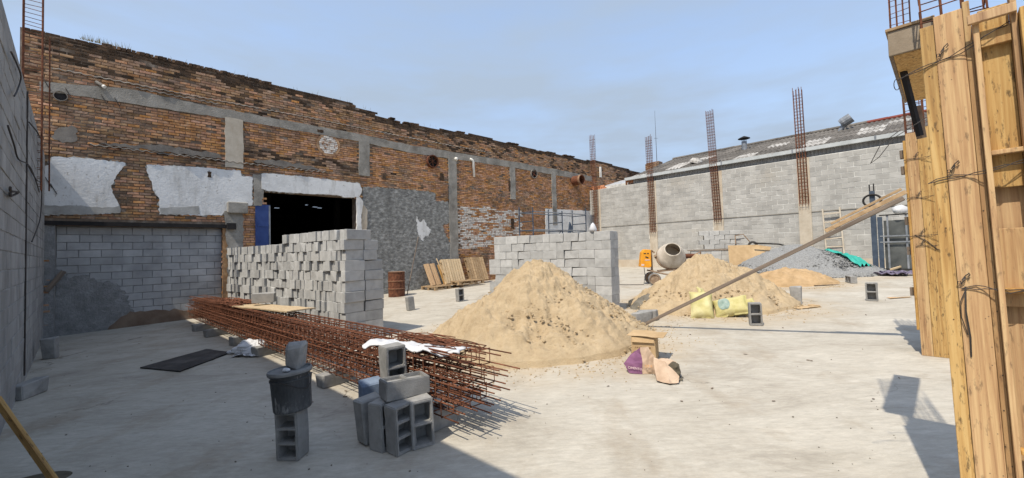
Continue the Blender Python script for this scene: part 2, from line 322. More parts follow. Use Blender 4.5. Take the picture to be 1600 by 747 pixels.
def cracks(m):
    t = m.node_tree; N, L = t.nodes, t.links
    b = N['Principled BSDF']; c = b.inputs['Base Color'].links[0].from_socket
    g = N.new("ShaderNodeNewGeometry")
    wn = N.new("ShaderNodeTexNoise"); wn.inputs['Scale'].default_value = 2.2; wn.inputs['Detail'].default_value = 6
    L.new(g.outputs['Position'], wn.inputs['Vector'])
    ad = N.new("ShaderNodeVectorMath"); ad.operation = 'MULTIPLY_ADD'
    L.new(wn.outputs['Color'], ad.inputs[0]); ad.inputs[1].default_value = (0.8, 0.8, 0.0); L.new(g.outputs['Position'], ad.inputs[2])
    v = N.new("ShaderNodeTexVoronoi"); v.feature = 'DISTANCE_TO_EDGE'; v.inputs['Scale'].default_value = 0.34
    L.new(ad.outputs[0], v.inputs['Vector'])
    mr = N.new("ShaderNodeMapRange"); mr.inputs['From Min'].default_value = 0.0; mr.inputs['From Max'].default_value = 0.004; mr.inputs['To Min'].default_value = 0.75; mr.inputs['To Max'].default_value = 0.0
    L.new(v.outputs['Distance'], mr.inputs['Value'])
    mk = N.new("ShaderNodeTexNoise"); mk.inputs['Scale'].default_value = 0.5; mk.inputs['Detail'].default_value = 3; L.new(g.outputs['Position'], mk.inputs['Vector'])
    k = N.new("ShaderNodeMapRange"); k.inputs['From Min'].default_value = 0.47; k.inputs['From Max'].default_value = 0.60; L.new(mk.outputs['Fac'], k.inputs['Value'])
    mu = N.new("ShaderNodeMath"); mu.operation = 'MULTIPLY'; L.new(mr.outputs[0], mu.inputs[0]); L.new(k.outputs[0], mu.inputs[1])
    fn = N.new("ShaderNodeTexNoise"); fn.inputs['Scale'].default_value = 14; fn.inputs['Detail'].default_value = 10; fn.inputs['Roughness'].default_value = 0.8
    mp2 = N.new("ShaderNodeMapping"); mp2.inputs['Scale'].default_value = (0.45, 1.6, 1); mp2.inputs['Rotation'].default_value = (0, 0, 0.25); L.new(g.outputs['Position'], mp2.inputs['Vector']); L.new(mp2.outputs[0], fn.inputs['Vector'])
    fr = N.new("ShaderNodeMapRange"); fr.inputs['From Min'].default_value = 0.3; fr.inputs['From Max'].default_value = 0.7; fr.inputs['To Min'].default_value = 0.80; fr.inputs['To Max'].default_value = 1.18; L.new(fn.outputs['Fac'], fr.inputs['Value'])
    hv = N.new("ShaderNodeHueSaturation"); L.new(c, hv.inputs['Color']); L.new(fr.outputs[0], hv.inputs['Value'])
    mm = N.new("ShaderNodeMix"); mm.data_type = 'RGBA'; L.new(mu.outputs[0], mm.inputs[0]); L.new(hv.outputs['Color'], mm.inputs[6]); mm.inputs[7].default_value = (0.10, 0.085, 0.065, 1)
    L.new(mm.outputs[2], b.inputs['Base Color'])
cracks(MATS['slab'])
dust(MATS['slab'], [(0.42, 7.2, 1.7, 3.0), (4.45, 9.35, 1.5, 2.9), (7.95, 12.0, 0.9, 2.4), (10.0, 14.4, 1.8, 3.2)], (0.40, 0.31, 0.20))

# ------------------------------------------------------------------ mesh builder
def rotm(ax, a): return Matrix.Rotation(a, 3, ax)
I3 = Matrix.Identity(3)
class MB:
    def __init__(s): s.v, s.f = [], []
    def add(s, vs, fs):
        o = len(s.v); s.v += [tuple(p) for p in vs]; s.f += [tuple(i + o for i in f) for f in fs]; return s
    def box(s, c, d, m=I3, taper=1.0):
        c = Vector(c); hx, hy, hz = d[0] / 2, d[1] / 2, d[2] / 2
        P = [c + m @ Vector((x * hx * (taper if z > 0 else 1), y * hy * (taper if z > 0 else 1), z * hz)) for z in (-1, 1) for y in (-1, 1) for x in (-1, 1)]
        return s.add(P, [(0, 2, 3, 1), (4, 5, 7, 6), (0, 1, 5, 4), (2, 6, 7, 3), (0, 4, 6, 2), (1, 3, 7, 5)])
    def bx(s, x0, x1, y0, y1, z0, z1):
        return s.box(((x0 + x1) / 2, (y0 + y1) / 2, (z0 + z1) / 2), (abs(x1 - x0), abs(y1 - y0), abs(z1 - z0)))
    def tube(s, pts, r, n=6, caps=True):
        pts = [Vector(p) for p in pts]; k = len(pts)
        rs = r if isinstance(r, (list, tuple)) else [r] * k
        V, Fc = [], []; prev = None
        for i, p in enumerate(pts):
            d = (pts[min(i + 1, k - 1)] - pts[max(i - 1, 0)]).normalized()
            a = prev if prev is not None else (Vector((0, 0, 1)) if abs(d.z) < 0.9 else Vector((1, 0, 0)))
            a = (a - d * a.dot(d)).normalized(); b = d.cross(a); prev = a
            for j in range(n):
                t = 2 * math.pi * j / n
                V.append(p + (a * math.cos(t) + b * math.sin(t)) * rs[i])
        for i in range(k - 1):
            for j in range(n):
                Fc.append((i * n + j, i * n + (j + 1) % n, (i + 1) * n + (j + 1) % n, (i + 1) * n + j))
        if caps: Fc += [tuple(range(n - 1, -1, -1)), tuple(range((k - 1) * n, k * n))]
        return s.add(V, Fc)
    def lathe(s, prof, n=24, m=I3, o=(0, 0, 0)):
        o = Vector(o); V, Fc = [], []
        for r, z in prof:
            for j in range(n):
                t = 2 * math.pi * j / n
                V.append(o + m @ Vector((r * math.cos(t), r * math.sin(t), z)))
        for i in range(len(prof) - 1):
            for j in range(n):
                Fc.append((i * n + j, i * n + (j + 1) % n, (i + 1) * n + (j + 1) % n, (i + 1) * n + j))
        return s.add(V, Fc)
    def prism(s, poly, y0, y1):
        """polygon in (x,z), extruded along y"""
        n = len(poly)
        V = [(x, y0, z) for x, z in poly] + [(x, y1, z) for x, z in poly]
        return s.add(V, [tuple(range(n)), tuple(range(2 * n - 1, n - 1, -1))] + [(i, i + n, (i + 1) % n + n, (i + 1) % n) for i in range(n)])
    def mesh(s, name, m=None, smooth=False):
        me = bpy.data.meshes.new(name)
        me.from_pydata(s.v, [], s.f)
        bm = bmesh.new(); bm.from_mesh(me)
        bmesh.ops.recalc_face_normals(bm, faces=bm.faces)
        if any(len(f.verts) > 4 for f in bm.faces):
            bmesh.ops.triangulate(bm, faces=[f for f in bm.faces if len(f.verts) > 4])
        bm.to_mesh(me); bm.free()
        if m: me.materials.append(MATS[m])
        if smooth: me.polygons.foreach_set('use_smooth', [True] * len(me.polygons))
        return me
    def build(s, name, m, parent=None, loc=(0, 0, 0), smooth=False, bevel=0.0, **tags):
        return put(name, s.mesh(name, m, smooth), parent, loc, bevel=bevel, **tags)
def put(name, me, parent=None, loc=(0, 0, 0), rot=None, bevel=0.0, **tags):
    o = bpy.data.objects.new(name, me); COL.objects.link(o)
    if parent: o.parent = parent
    o.location = loc
    if rot is not None:
        if isinstance(rot, Quaternion): o.rotation_mode = 'QUATERNION'; o.rotation_quaternion = rot
        elif isinstance(rot, Matrix): o.rotation_mode = 'QUATERNION'; o.rotation_quaternion = rot.to_quaternion()
        else: o.rotation_euler = rot
    if bevel:
        b = o.modifiers.new("bevel", 'BEVEL'); b.width = bevel; b.segments = 2; b.limit_method = 'ANGLE'
    for k, v in tags.items(): o[k] = v
    return o
def tag(o, label, cat, group=None):
    o['label'] = label; o['category'] = cat
    if group: o['group'] = group
    return o
def thing(name, label, cat, loc, rz=0.0, tilt=False, rot=None, group=None):
    o = bpy.data.objects.new(name, None); COL.objects.link(o)
    o.empty_display_size = 0.1
    o.location = loc
    o.rotation_mode = 'QUATERNION'
    q = Quaternion((0, 0, 1), rz)
    if tilt: q = TILT @ q
    o.rotation_quaternion = q if rot is None else rot
    return tag(o, label, cat, group)
def ground_pt(p): return Vector((p[0], p[1], gz(p[0], p[1])))
def inside(p, poly):
    x, y = p; c = False; n = len(poly)
    for i in range(n):
        x1, y1 = poly[i]; x2, y2 = poly[(i + 1) % n]
        if (y1 > y) != (y2 > y) and x < (x2 - x1) * (y - y1) / (y2 - y1) + x1: c = not c
    return c
def ragged(poly, step=0.12, amp=0.025):
    o = []; n = len(poly)
    for i in range(n):
        a, b = Vector(poly[i]), Vector(poly[(i + 1) % n]); L = (b - a).length
        k = max(1, int(L / step)); nn = Vector((-(b - a).y, (b - a).x)).normalized() if L else Vector((0, 0))
        for j in range(k):
            p = a.lerp(b, j / k)
            if j: p = p + nn * random.uniform(-amp, amp)
            o.append((p.x, p.y))
    return o

# bevelled boxes shared between alike pieces
_box_cache = {}
def piece_mesh(name, L, D, H, m, bev=0.004, var=0, full=False):
    key = (name, round(L, 3), round(D, 3), round(H, 3), m, var)
    if key in _box_cache: return _box_cache[key]
    rr = random.Random(hash(key) & 0xffff)
    bm = bmesh.new()
    bmesh.ops.create_cube(bm, size=1.0)
    for v in bm.verts:
        v.co = Vector((v.co.x * L, v.co.y * D, v.co.z * H)) + Vector([rr.uniform(-1, 1) * bev * 0.9 for _ in range(3)]) * (1.35 if full else 1.0)
    if full and var % 4 == 3:
        c_ = max(bm.verts, key=lambda v: v.co.z - v.co.y * .5 - v.co.x); c_.co += Vector((0.018, 0.01, -0.014)) * min(1, H / .15)
    front = [e for e in bm.edges if full or all(v.co.y < 0 for v in e.verts)]
    bmesh.ops.bevel(bm, geom=front, offset=bev, segments=1, affect='EDGES')
    bmesh.ops.recalc_face_normals(bm, faces=bm.faces)
    me = bpy.data.meshes.new(name); bm.to_mesh(me); bm.free()
    me.materials.append(MATS[m])
    _box_cache[key] = me
    return me

def course_field(parent, fr, name, x0, x1, zbase, ztop, L, H, joint, proud, mfun, skip, depth=0.05, half=True, nparts=300, rest='laid_brick', jit=0.004, var=4, bev=0.004, topfun=None):
    """lays courses on the wall's face; the pieces that show largest become parts, the others one joined part"""
    pieces = []
    k = 0
    z = zbase
    while z + H <= ztop + 0.02:
        x = x0 - (L + joint) / 2 * (k % 2) * half - random.uniform(0, 0.03)
        while x < x1:
            a, b = max(x, x0), min(x + L, x1)
            x += L + joint
            if b - a < 0.05: continue
            cx, cz = (a + b) / 2, z + H / 2
            if topfun and cz > topfun(cx): continue
            if skip and skip(cx, cz): continue
            pieces.append((cx, cz, b - a))
        z += H + joint; k += 1
    def score(p):
        wp = fr.w(p[0], 0, p[1]); d = wp - EYE
        zc = d.dot(FW)
        if zc < 0.3: return -1
        px = CX + F_PX * d.dot(RT) / zc; py = CY - F_PX * d.dot(UP) / zc
        vis = 1.0 if (-20 < px < 1620 and -20 < py < 760) else 0.02
        return vis * p[2] * abs(d.normalized().dot(fr.v)) / zc ** 2
    pieces.sort(key=lambda p: -score(p))
    joined = {}
    for i, (cx, cz, l) in enumerate(pieces):
        m = mfun(cx, cz)
        out_ = proud + random.uniform(-jit, jit)
        hh = H - random.uniform(0, 0.006)
        if i < nparts and score((cx, cz, l)) > 0:
            lq = round(l / 0.02) * 0.02 if l < L - 0.001 else L
            me = piece_mesh(name, min(lq, l + 0.005), depth, H - 0.003, m, bev, i % var)
            put(name, me, parent, (cx, depth / 2 - out_, cz), rot=(random.uniform(-1, 1) * jit * 1.2, random.uniform(-1, 1) * 0.006, random.uniform(-1, 1) * jit * 1.5))
        else:
            mbx = joined.setdefault(m, MB())
            mbx.bx(cx - l / 2, cx + l / 2, -out_, depth - out_, cz - hh / 2, cz + hh / 2)
    for m, mbx in joined.items():
        mbx.build(rest, m, parent, kind='stuff')
    return pieces

# ------------------------------------------------------------------ ground
mb = MB()
mb.add([(-2500, -2500, -2.2), (2500, -2500, -2.2), (2500, 2500, -2.2), (-2500, 2500, -2.2)], [(0, 1, 2, 3)])
mb.build('ground', 'earth', kind='structure')
mb = MB()
def slabpt(x, y, dz=0): return (x, y, gz(x, y) + dz)
cs = [(-16, -8), (24, -8), (24, 16), (5.5, 31), (-16, 12)]
n = len(cs)
mb.add([slabpt(*c) for c in cs] + [slabpt(*c, -0.25) for c in cs], [tuple(range(n)), tuple(range(2 * n - 1, n - 1, -1))] + [(i, (i + 1) % n, (i + 1) % n + n, i + n) for i in range(n)])
mb.build('concrete_floor', 'slab', kind='structure')

# ------------------------------------------------------------------ the old brick wall
def poly_px(fr, pts, y=0.0): return [fr.px(a, b, y) for a, b in pts]
brick = thing('brick_wall', 'tall old sooty brick wall with white plaster patches and a dark doorway', 'wall', BWF.w(0, 0, 0), BWF.ang)
TOPP = [(-0.4, 7.22), (4.4, 7.23), (7.5, 7.19), (7.52, 7.10), (8.28, 7.08), (8.3, 6.96), (9.0, 6.93), (9.02, 6.84), (10.4, 6.93), (12.0, 6.98), (13.0, 7.04), (18.0, 6.98), (20.5, 7.02), (21.3, 7.0), (22.5, 7.15), (25.0, 7.08), (28.5, 6.95)]
def top_at(x):
    for (a, za), (b, zb) in zip(TOPP, TOPP[1:]):
        if a <= x <= b: return za + (zb - za) * (x - a) / (b - a)
    return 7.0
DX0, DX1, DZ = 4.57, 7.50, 3.72
IX0, IX1, IZ = 0.02, 3.50, 2.52
# core of the wall, cut round the doorway and the walled-up opening
mb = MB()
xs = sorted(set([p[0] for p in TOPP] + [DX0, DX1, IX0, IX1]))
for a, b in zip(xs, xs[1:]):
    if b - a < 0.001: continue
    m_ = (a + b) / 2
    z0 = -0.6
    if DX0 < m_ < DX1: z0 = DZ
    if IX0 < m_ < IX1: z0 = IZ
    za, zb = top_at(a + 1e-4) - 0.05, top_at(b - 1e-4) - 0.05
    mb.add([(a, 0, z0), (b, 0, z0), (b, 0, zb), (a, 0, za), (a, 0.36, z0), (b, 0.36, z0), (b, 0.36, zb), (a, 0.36, za)],
           [(0, 1, 2, 3), (4, 7, 6, 5), (0, 4, 5, 1), (3, 2, 6, 7), (0, 3, 7, 4), (1, 5, 6, 2)])
mb.build('wall_core', 'mortar_dark', brick)

pw1 = poly_px(BWF, [(60, 262), (76, 258), (81, 246), (110, 246), (150, 250), (196, 255), (190, 265), (178, 282), (174, 294), (178, 305), (185, 318), (188, 333), (120, 335), (60, 336)])
pw2 = poly_px(BWF, [(229, 258), (300, 261), (346, 265), (376, 267), (377, 275), (394, 277), (394, 321), (372, 323), (352, 330), (346, 337), (249, 335), (248, 309), (241, 300), (237, 284), (230, 270)])
plint = poly_px(BWF, [(408, 272), (416, 271), (480, 277), (561, 287), (565, 297), (560, 308), (537, 309), (526, 305), (480, 303), (418, 299), (408, 295)])
pgrey = poly_px(BWF, [(567, 292), (600, 294), (640, 297), (679, 302), (680, 314), (700, 316), (703, 345), (698, 350), (690, 352), (697, 370), (703, 380), (710, 392), (712, 470), (580, 480), (575, 400), (566, 330)])
pflake = poly_px(BWF, [(714, 322), (760, 324), (815, 330), (815, 375), (714, 392)])
ppanel = poly_px(BWF, [(852, 326), (930, 330), (930, 420), (852, 420)])
pbeam = [BWF.px(*p) for p in ((62, 128), (202, 140), (345, 170), (377, 176), (561, 210), (640, 227), (801, 253), (880, 267), (925, 276), (925, 284), (880, 276), (801, 262), (640, 239), (561, 221), (377, 190), (349, 185), (202, 162), (62, 142))]
COLS = [(3.56, 4.02, 4.35, 5.85), (7.62, 8.02, 4.55, 5.90), (11.55, 11.98, 0.2, 5.85), (15.2, 15.55, 4.2, 5.90), (18.3, 18.65, 3.0, 5.9)]
pscar = poly_px(BWF, [(92, 200), (112, 196), (122, 206), (118, 222), (98, 224), (80, 214)])
prough = poly_px(BWF, [(395, 272), (412, 274), (412, 300), (408, 322), (396, 322)])
prough2 = poly_px(BWF, [(350, 330), (380, 326), (380, 400), (378, 460), (356, 460), (354, 380)])
covered = [pw1, pw2, plint, pgrey, ppanel, pbeam]
def bskip(x, z):
    if random.random() < (0.035 if z > 4.5 else 0.015): return True
    if DX0 - 0.02 < x < DX1 + 0.02 and z < DZ + 0.02: return True
    if IX0 < x < IX1 and z < IZ + 0.16: return True
    if z < BWF.base(x) - 0.1: return True
    if DX1 < x < 7.95 and z < 3.7: return True
    for c in COLS:
        if c[0] - 0.02 < x < c[1] + 0.02 and c[2] < z < c[3]: return True
    for p in covered:
        if inside((x, z), p): return True
    return False
def bmat(x, z):
    t = top_at(x)
    n1 = noise.noise(Vector((x * 0.9, z * 1.5, 3.1)))
    n2 = noise.noise(Vector((x * 2.1, z * 4.0, 8.7)))
    if inside((x, z), pflake): return 'brick_white' if n2 + random.uniform(-.5, .5) > -0.25 else 'brick'
    if z > t - 0.24 - 0.12 * n2: return 'brick_sooty'
    if z > 6.1 and (n1 * 0.8 + n2 * 0.6 + random.uniform(-.35, .35)) > 0.22 - (z - 6.1) * 0.12: return 'brick_sooty' if random.random() < 0.55 else 'brick_brown'
    if z > 6.0: return 'brick_brown' if random.random() < 0.72 else 'brick'
    if x < 2.0 and z > 2.6: return 'brick_brown' if random.random() < 0.6 + 0.2 * n1 else 'brick'
    if (4.0 < z < 4.75 and random.random() < 0.3): return 'brick_brown'
    if (4.5 < z < 5.0 and x < 9 and n1 > 0.0): return 'brick_sooty' if random.random() < 0.4 else 'brick_brown'
    if (n1 + 0.5 * n2) > 0.42: return 'brick_brown'
    return 'brick'
course_field(brick, BWF, 'brick', -0.35, 28.4, -0.3, 7.3, 0.225, 0.060, 0.015, 0.016, bmat, bskip, depth=0.05, nparts=300, rest='laid_brick', jit=0.010, var=6, bev=0.007, topfun=lambda x: top_at(x) - 0.02)

def panel(name, poly, y, m, step=0.1, amp=0.02, **k):
    return MB().prism(ragged(poly, step, amp), 0.01, -y).build(name, m, brick, **k)
for pp_ in (pw1, pw2, plint): panel('plaster_undercoat', pp_, 0.027, 'plaster_grime', 0.05, 0.045)
panel('cement_undercoat', pgrey, 0.024, 'concrete_old', 0.06, 0.06)
panel('plaster_patch', pw1, 0.040, 'plaster_white', 0.06, 0.02)
panel('plaster_patch', pw2, 0.040, 'plaster_white', 0.06, 0.02)
panel('plaster_patch', poly_px(BWF, [(62, 322), (110, 321), (160, 325), (186, 322), (187.5, 333), (120, 335), (62, 336)]), 0.0445, 'plaster_grime', 0.08, 0.02)
panel('plaster_patch', poly_px(BWF, [(250, 325), (280, 324), (310, 322), (312, 335), (251, 335)]), 0.0445, 'plaster_grime', 0.08, 0.012)
panel('door_lintel', plint, 0.060, 'plaster_white', 0.1, 0.014)
panel('cement_render', pgrey, 0.036, 'render_grey', 0.1, 0.03)
panel('plaster_patch', poly_px(BWF, [(650, 338), (655, 347), (662, 343), (667, 354), (672, 358), (669, 370), (663, 368), (660, 377), (654, 370), (651, 356)]), 0.0375, 'plaster_white', 0.05, 0.03)
panel('plaster_patch', ppanel, 0.034, 'plaster_white', 0.15, 0.015)
panel('cement_scar', pscar, 0.034, 'asbestos', 0.06, 0.03)
panel('cement_scar', prough, 0.045, 'concrete_old', 0.08, 0.02)
panel('cement_scar', prough2, 0.050, 'concrete_old', 0.08, 0.03)
panel('concrete_beam', pbeam, 0.040, 'concrete_old', 0.18, 0.015)
for c in COLS:
    panel('pilaster', [(c[0], c[2]), (c[1], c[2]), (c[1], c[3]), (c[0], c[3])], 0.050, 'concrete_old' if c[0] > 5 else 'concrete_tan', 0.2, 0.018)
# broken white jamb to the right of the doorway
panel('door_jamb', [(7.5, 0.0), (7.62, 0.0), (7.64, 1.2), (7.70, 2.2), (7.66, 3.0), (7.74, 3.6), (7.62, 3.74), (7.50, 3.72)], 0.075, 'plaster_white', 0.1, 0.02)
panel('door_jamb', [(7.66, 0.0), (7.93, 0.0), (7.95, 1.5), (7.86, 2.6), (7.9, 3.3), (7.74, 3.5), (7.66, 2.9)], 0.056, 'concrete_tan', 0.1, 0.03)
# remains of the old roof lines: corrugated sheet ends bedded in mortar
def ledge(pts, out_y, name='roof_remnant', m='asbestos', wave=0.016, th=0.016, pitch=0.177):
    mbx = MB()
    for (xa, za), (xb, zb) in zip(pts, pts[1:]):
        k = max(2, int((xb - xa) / 0.022)); V, Fc = [], []
        for i in range(k + 1):
            t = i / k; x = xa + (xb - xa) * t; zz = za + (zb - za) * t + wave * math.sin(2 * math.pi * x / pitch)
            o2 = out_y * (0.75 + 0.45 * noise.noise(Vector((x * 2.5, za, 1))))
            V += [(x, 0.0, zz + 0.02), (x, -o2, zz - 0.012), (x, -o2, zz - 0.012 - th), (x, 0.0, zz + 0.02 - th)]
        for i in range(k):
            for j in range(4):
                Fc.append((4 * i + j, 4 * i + (j + 1) % 4, 4 * i + 4 + (j + 1) % 4, 4 * i + 4 + j))
        Fc += [(0, 1, 2, 3), (4 * k, 4 * k + 3, 4 * k + 2, 4 * k + 1)]
        mbx.add(V, Fc)
    return mbx.build(name, m, brick)
ledge([(0.75, 4.58), (4.4, 4.53), (6.5, 4.53)], 0.10)
ledge([(0.1, 6.34), (3.0, 6.32), (6.0, 6.34), (9.5, 6.30), (14, 6.33)], 0.055, wave=0.012)
ledge([(1.6, 6.24), (3.4, 6.22)], 0.07)
panel('mortar_fillet', [(0.9, 4.62), (2.2, 4.78), (3.4, 4.72), (3.5, 4.58), (1.5, 4.60)], 0.05, 'asbestos', 0.1, 0.03)
panel('mortar_fillet', [(4.1, 4.60), (4.8, 4.74), (5.9, 4.68), (6.3, 4.56), (5.0, 4.56)], 0.05, 'asbestos', 0.1, 0.03)
# black steel beam over the walled-up opening, and rubble course above it
MB().bx(-0.05, 3.66, -0.06, 0.12, 2.53, 2.63).build('steel_lintel', 'black_steel', brick)
MB().box((3.70, -0.10, 2.58), (0.22, 0.14, 0.18)).build('beam_end', 'black_steel', brick)
MB().box((3.86, -0.09, 3.14), (0.52, 0.16, 0.34)).build('beam_end', 'concrete_old', brick, bevel=0.03)
# infill of concrete blocks, set back in the opening
MB().bx(IX0, IX1, 0.161, 0.30, -0.6, IZ + 0.02).build('infill_backing', 'mortar_grey', brick)
MB().bx(-0.36, IX0 + 0.16, -0.02, 0.16, -0.6, IZ + 0.005).build('infill_edge', 'splash_render', brick)
MB().bx(IX1 - 0.004, IX1 + 0.11, -0.024, 0.16, -0.6, IZ + 0.005).build('opening_jamb', 'brick_brown', brick)
infr = Frame((BWF.w(0, 0.15, 0).x, BWF.w(0, 0.15, 0).y), BWF.u)
inf_parent = bpy.data.objects.new('block_infill', None); COL.objects.link(inf_parent); inf_parent.parent = brick; inf_parent.location = (0, 0.15, 0)
course_field(inf_parent, infr, 'concrete_block', IX0 + 0.17, IX1 - 0.01, -0.18, IZ - 0.03, 0.385, 0.182, 0.010, 0.012, lambda x, z: 'block_infill', None, depth=0.06, nparts=300, rest='laid_block', jit=0.004)
# splashed cement and the earth stained foot of the infill
pz = ragged([(0.15, -0.2), (1.75, -0.2), (1.55, 0.35), (1.42, 0.8), (1.25, 1.05), (0.95, 1.12), (0.7, 1.3), (0.45, 1.25), (0.18, 1.5)], 0.05, 0.05)
MB().prism(pz, 0.15, 0.1325).build('cement_splash', 'splash_render', brick)
pz = ragged([(0.9, -0.25), (3.48, -0.15), (3.48, 0.12), (2.9, 0.2), (2.2, 0.26), (1.5, 0.3)], 0.1, 0.04)
MB().prism(pz, 0.15, 0.1305).build('earth_stain', 'earth_stain', brick)
# brick reveal between infill and rough pillar
# dark shed room behind the doorway
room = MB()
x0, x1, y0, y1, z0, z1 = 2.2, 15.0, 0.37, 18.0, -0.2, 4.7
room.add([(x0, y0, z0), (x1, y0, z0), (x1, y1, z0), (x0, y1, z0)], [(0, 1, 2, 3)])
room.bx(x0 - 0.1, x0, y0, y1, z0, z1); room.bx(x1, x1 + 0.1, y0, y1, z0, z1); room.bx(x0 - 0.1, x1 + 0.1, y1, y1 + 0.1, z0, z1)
holes = [(7.3, 12.4), (7.8, 12.9), (8.2, 13.6), (9.2, 11.2), (9.9, 12.0), (10.3, 12.4), (4.6, 14.6), (5.0, 15.2), (9.5, 13.3), (6.3, 10.3)]
nx_, ny_ = 96, 88
for i in range(nx_):
    run = None
    for j in range(ny_ + 1):
        xa = x0 + (x1 - x0) * i / nx_; xb = x0 + (x1 - x0) * (i + 1) / nx_
        ya = y0 + (y1 - y0) * j / ny_
        hole = j == ny_ or any(abs((xa + xb) / 2 - hx) < 0.13 and abs(ya - hy) < 0.07 for hx, hy in holes)
        if run is None and not hole: run = ya
        if run is not None and hole:
            room.add([(xa, run, z1), (xb, run, z1), (xb, ya, z1), (xa, ya, z1)], [(0, 1, 2, 3)]); run = None
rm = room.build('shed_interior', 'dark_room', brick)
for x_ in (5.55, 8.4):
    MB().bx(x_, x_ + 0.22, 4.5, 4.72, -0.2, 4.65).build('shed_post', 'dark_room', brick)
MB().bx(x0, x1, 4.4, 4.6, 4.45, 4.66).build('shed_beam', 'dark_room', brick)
# blue sliding door leaf standing in the reveal
dl = MB().bx(4.33, 4.74, -0.03, 0.03, 0.05, 3.28).build('door_leaf', 'blue_door', brick)
MB().bx(4.38, 4.70, -0.045, -0.031, 1.3, 1.36).build('rail', 'blue_door', dl)
MB().bx(4.38, 4.70, -0.045, -0.031, 2.6, 2.66).build('rail', 'blue_door', dl)
MB().bx(4.70, 4.74, -0.05, -0.031, 0.06, 3.26).build('stile', 'steel_grey', dl)
# round duct openings and stubs
def ring(px, py, rp, m, out_y, name='duct_collar', fill='black_steel', y=-0.02):
    x, z = BWF.px(px, py); r = rp
    M_ = rotm('X', R(90))
    a = MB().lathe([(r, -0.03), (r, out_y), (r * 0.86, out_y), (r * 0.86, -0.02)], 24, M_, (x, 0, z)).build(name, m, brick, smooth=False)
    MB().lathe([(0.001, 0.024), (r * 0.86, 0.024)], 24, M_, (x, 0, z)).build('duct_back', fill, a)
    return a, x, z, r
a_, x_, z_, r_ = ring(674, 253, 0.27, 'rust', 0.16)
for k in range(3):
    MB().box((x_, -0.08, z_), (2 * r_ * 0.85, 0.02, 0.03), rotm('Y', R(60 * k + 20))).build('spoke', 'rust', a_)
a_, x_, z_, r_ = ring(833, 272, 0.24, 'asbestos', 0.10)
for k in range(2):
    MB().box((x_, -0.06, z_), (2 * r_ * 0.85, 0.02, 0.035), rotm('Y', R(90 * k + 30))).build('spoke', 'rust', a_)
ring(95, 151, 0.125, 'asbestos', 0.07)
# the projecting steel duct at the far end
x_, z_ = BWF.px(896, 283)
MB().lathe([(0.27, -0.02), (0.27, 0.62), (0.245, 0.62), (0.245, -0.01)], 24, rotm('X', R(90)), (x_, 0, z_)).build('duct_stub', 'rust', brick)
MB().lathe([(0.29, 0.50), (0.29, 0.62), (0.27, 0.62)], 24, rotm('X', R(90)), (x_, 0, z_)).build('duct_flange', 'rust_light', brick)
# walled-up round opening
x_, z_ = BWF.px(513, 227)
MB().lathe([(0.40, -0.01), (0.40, 0.034), (0.32, 0.034), (0.32, -0.01)], 22, rotm('X', R(90)), (x_, 0, z_)).build('brick_ring', 'brick_brown', brick)
for r__, dz in enumerate([i * 0.068 - 0.272 for i in range(9)]):
    hw = math.sqrt(max(0, 0.315 ** 2 - dz ** 2)); xx = -hw
    while xx < hw - 0.04:
        l = min(0.16, hw - xx)
        put('fill_brick', piece_mesh('fill_brick', round(l, 2), 0.04, 0.055, 'brick_white', 0.004, r__ % 3), brick, (x_ + xx + l / 2, -0.012 + random.uniform(-.006, .006), z_ + dz)); xx += 0.172
# sooty flue holes and small things fixed to the wall
for (px, py, w_, h_) in ((600, 276, 0.16, 0.26), (690, 277, 0.2, 0.3), (797, 290, 0.26, 0.5), (327, 273, 0.1, 0.17), (800, 350, 0.2, 0.5), (500, 205, 0.2, 0.09), (375, 195, 0.14, 0.10)):
    x_, z_ = BWF.px(px, py)
    V = ragged([(x_ - w_ / 2, z_ - h_ / 2), (x_ + w_ / 2, z_ - h_ / 2), (x_ + w_ / 2, z_ + h_ / 2), (x_ - w_ / 2, z_ + h_ / 2)], 0.06, 0.025)
    MB().prism(V, 0.01, -0.048).build('sooty_hole', 'brick_sooty', brick)
x_, z_ = BWF.px(737, 251)
MB().tube([(x_ - 0.13, -0.06, z_ + 0.05), (x_, -0.07, z_), (x_ + 0.03, -0.07, z_ - 0.05), (x_ + 0.06, -0.07, z_ - 0.75)], 0.055, 10).build('drain_pipe', 'pvc_white', brick, smooth=True)
x_, z_ = BWF.px(711, 249)
MB().lathe([(0.001, 0.16), (0.06, 0.15), (0.085, 0.08), (0.05, 0.0)], 12, rotm('X', R(90)), (x_, 0, z_)).build('wall_insulator', 'pvc_white', brick, smooth=True)  # white insulator fixed to the brick face
x_, z_ = BWF.px(164, 137)
MB().tube([(x_ - 0.16, -0.02, z_ + 0.10), (x_ - .03, -0.10, z_)], 0.042, 10).build('pipe_stub', 'asbestos', brick)
MB().tube([(x_ - .03, -0.10, z_), (x_, -0.12, z_ - .02)], 0.045, 10).build('pipe_mouth', 'pvc_white', brick)
x_, z_ = BWF.px(936, 270)
MB().tube([(x_, -0.1, z_ + 0.35), (x_, -0.1, z_ - 0.3)], 0.07, 8).build('drain_pipe', 'pvc_white', brick)
# hooks of bent wire low on the wall
for px, py in ((68, 280), (76, 290), (66, 128), (99, 140), (155, 150), (176, 155), (379, 200)):
    x_, z_ = BWF.px(px, py)
    MB().tube([(x_, 0, z_ + 0.15), (x_ + 0.05, -0.05, z_), (x_ + 0.14, -0.06, z_ - 0.2)], 0.008, 5).build('bent_wire', 'wire', brick)
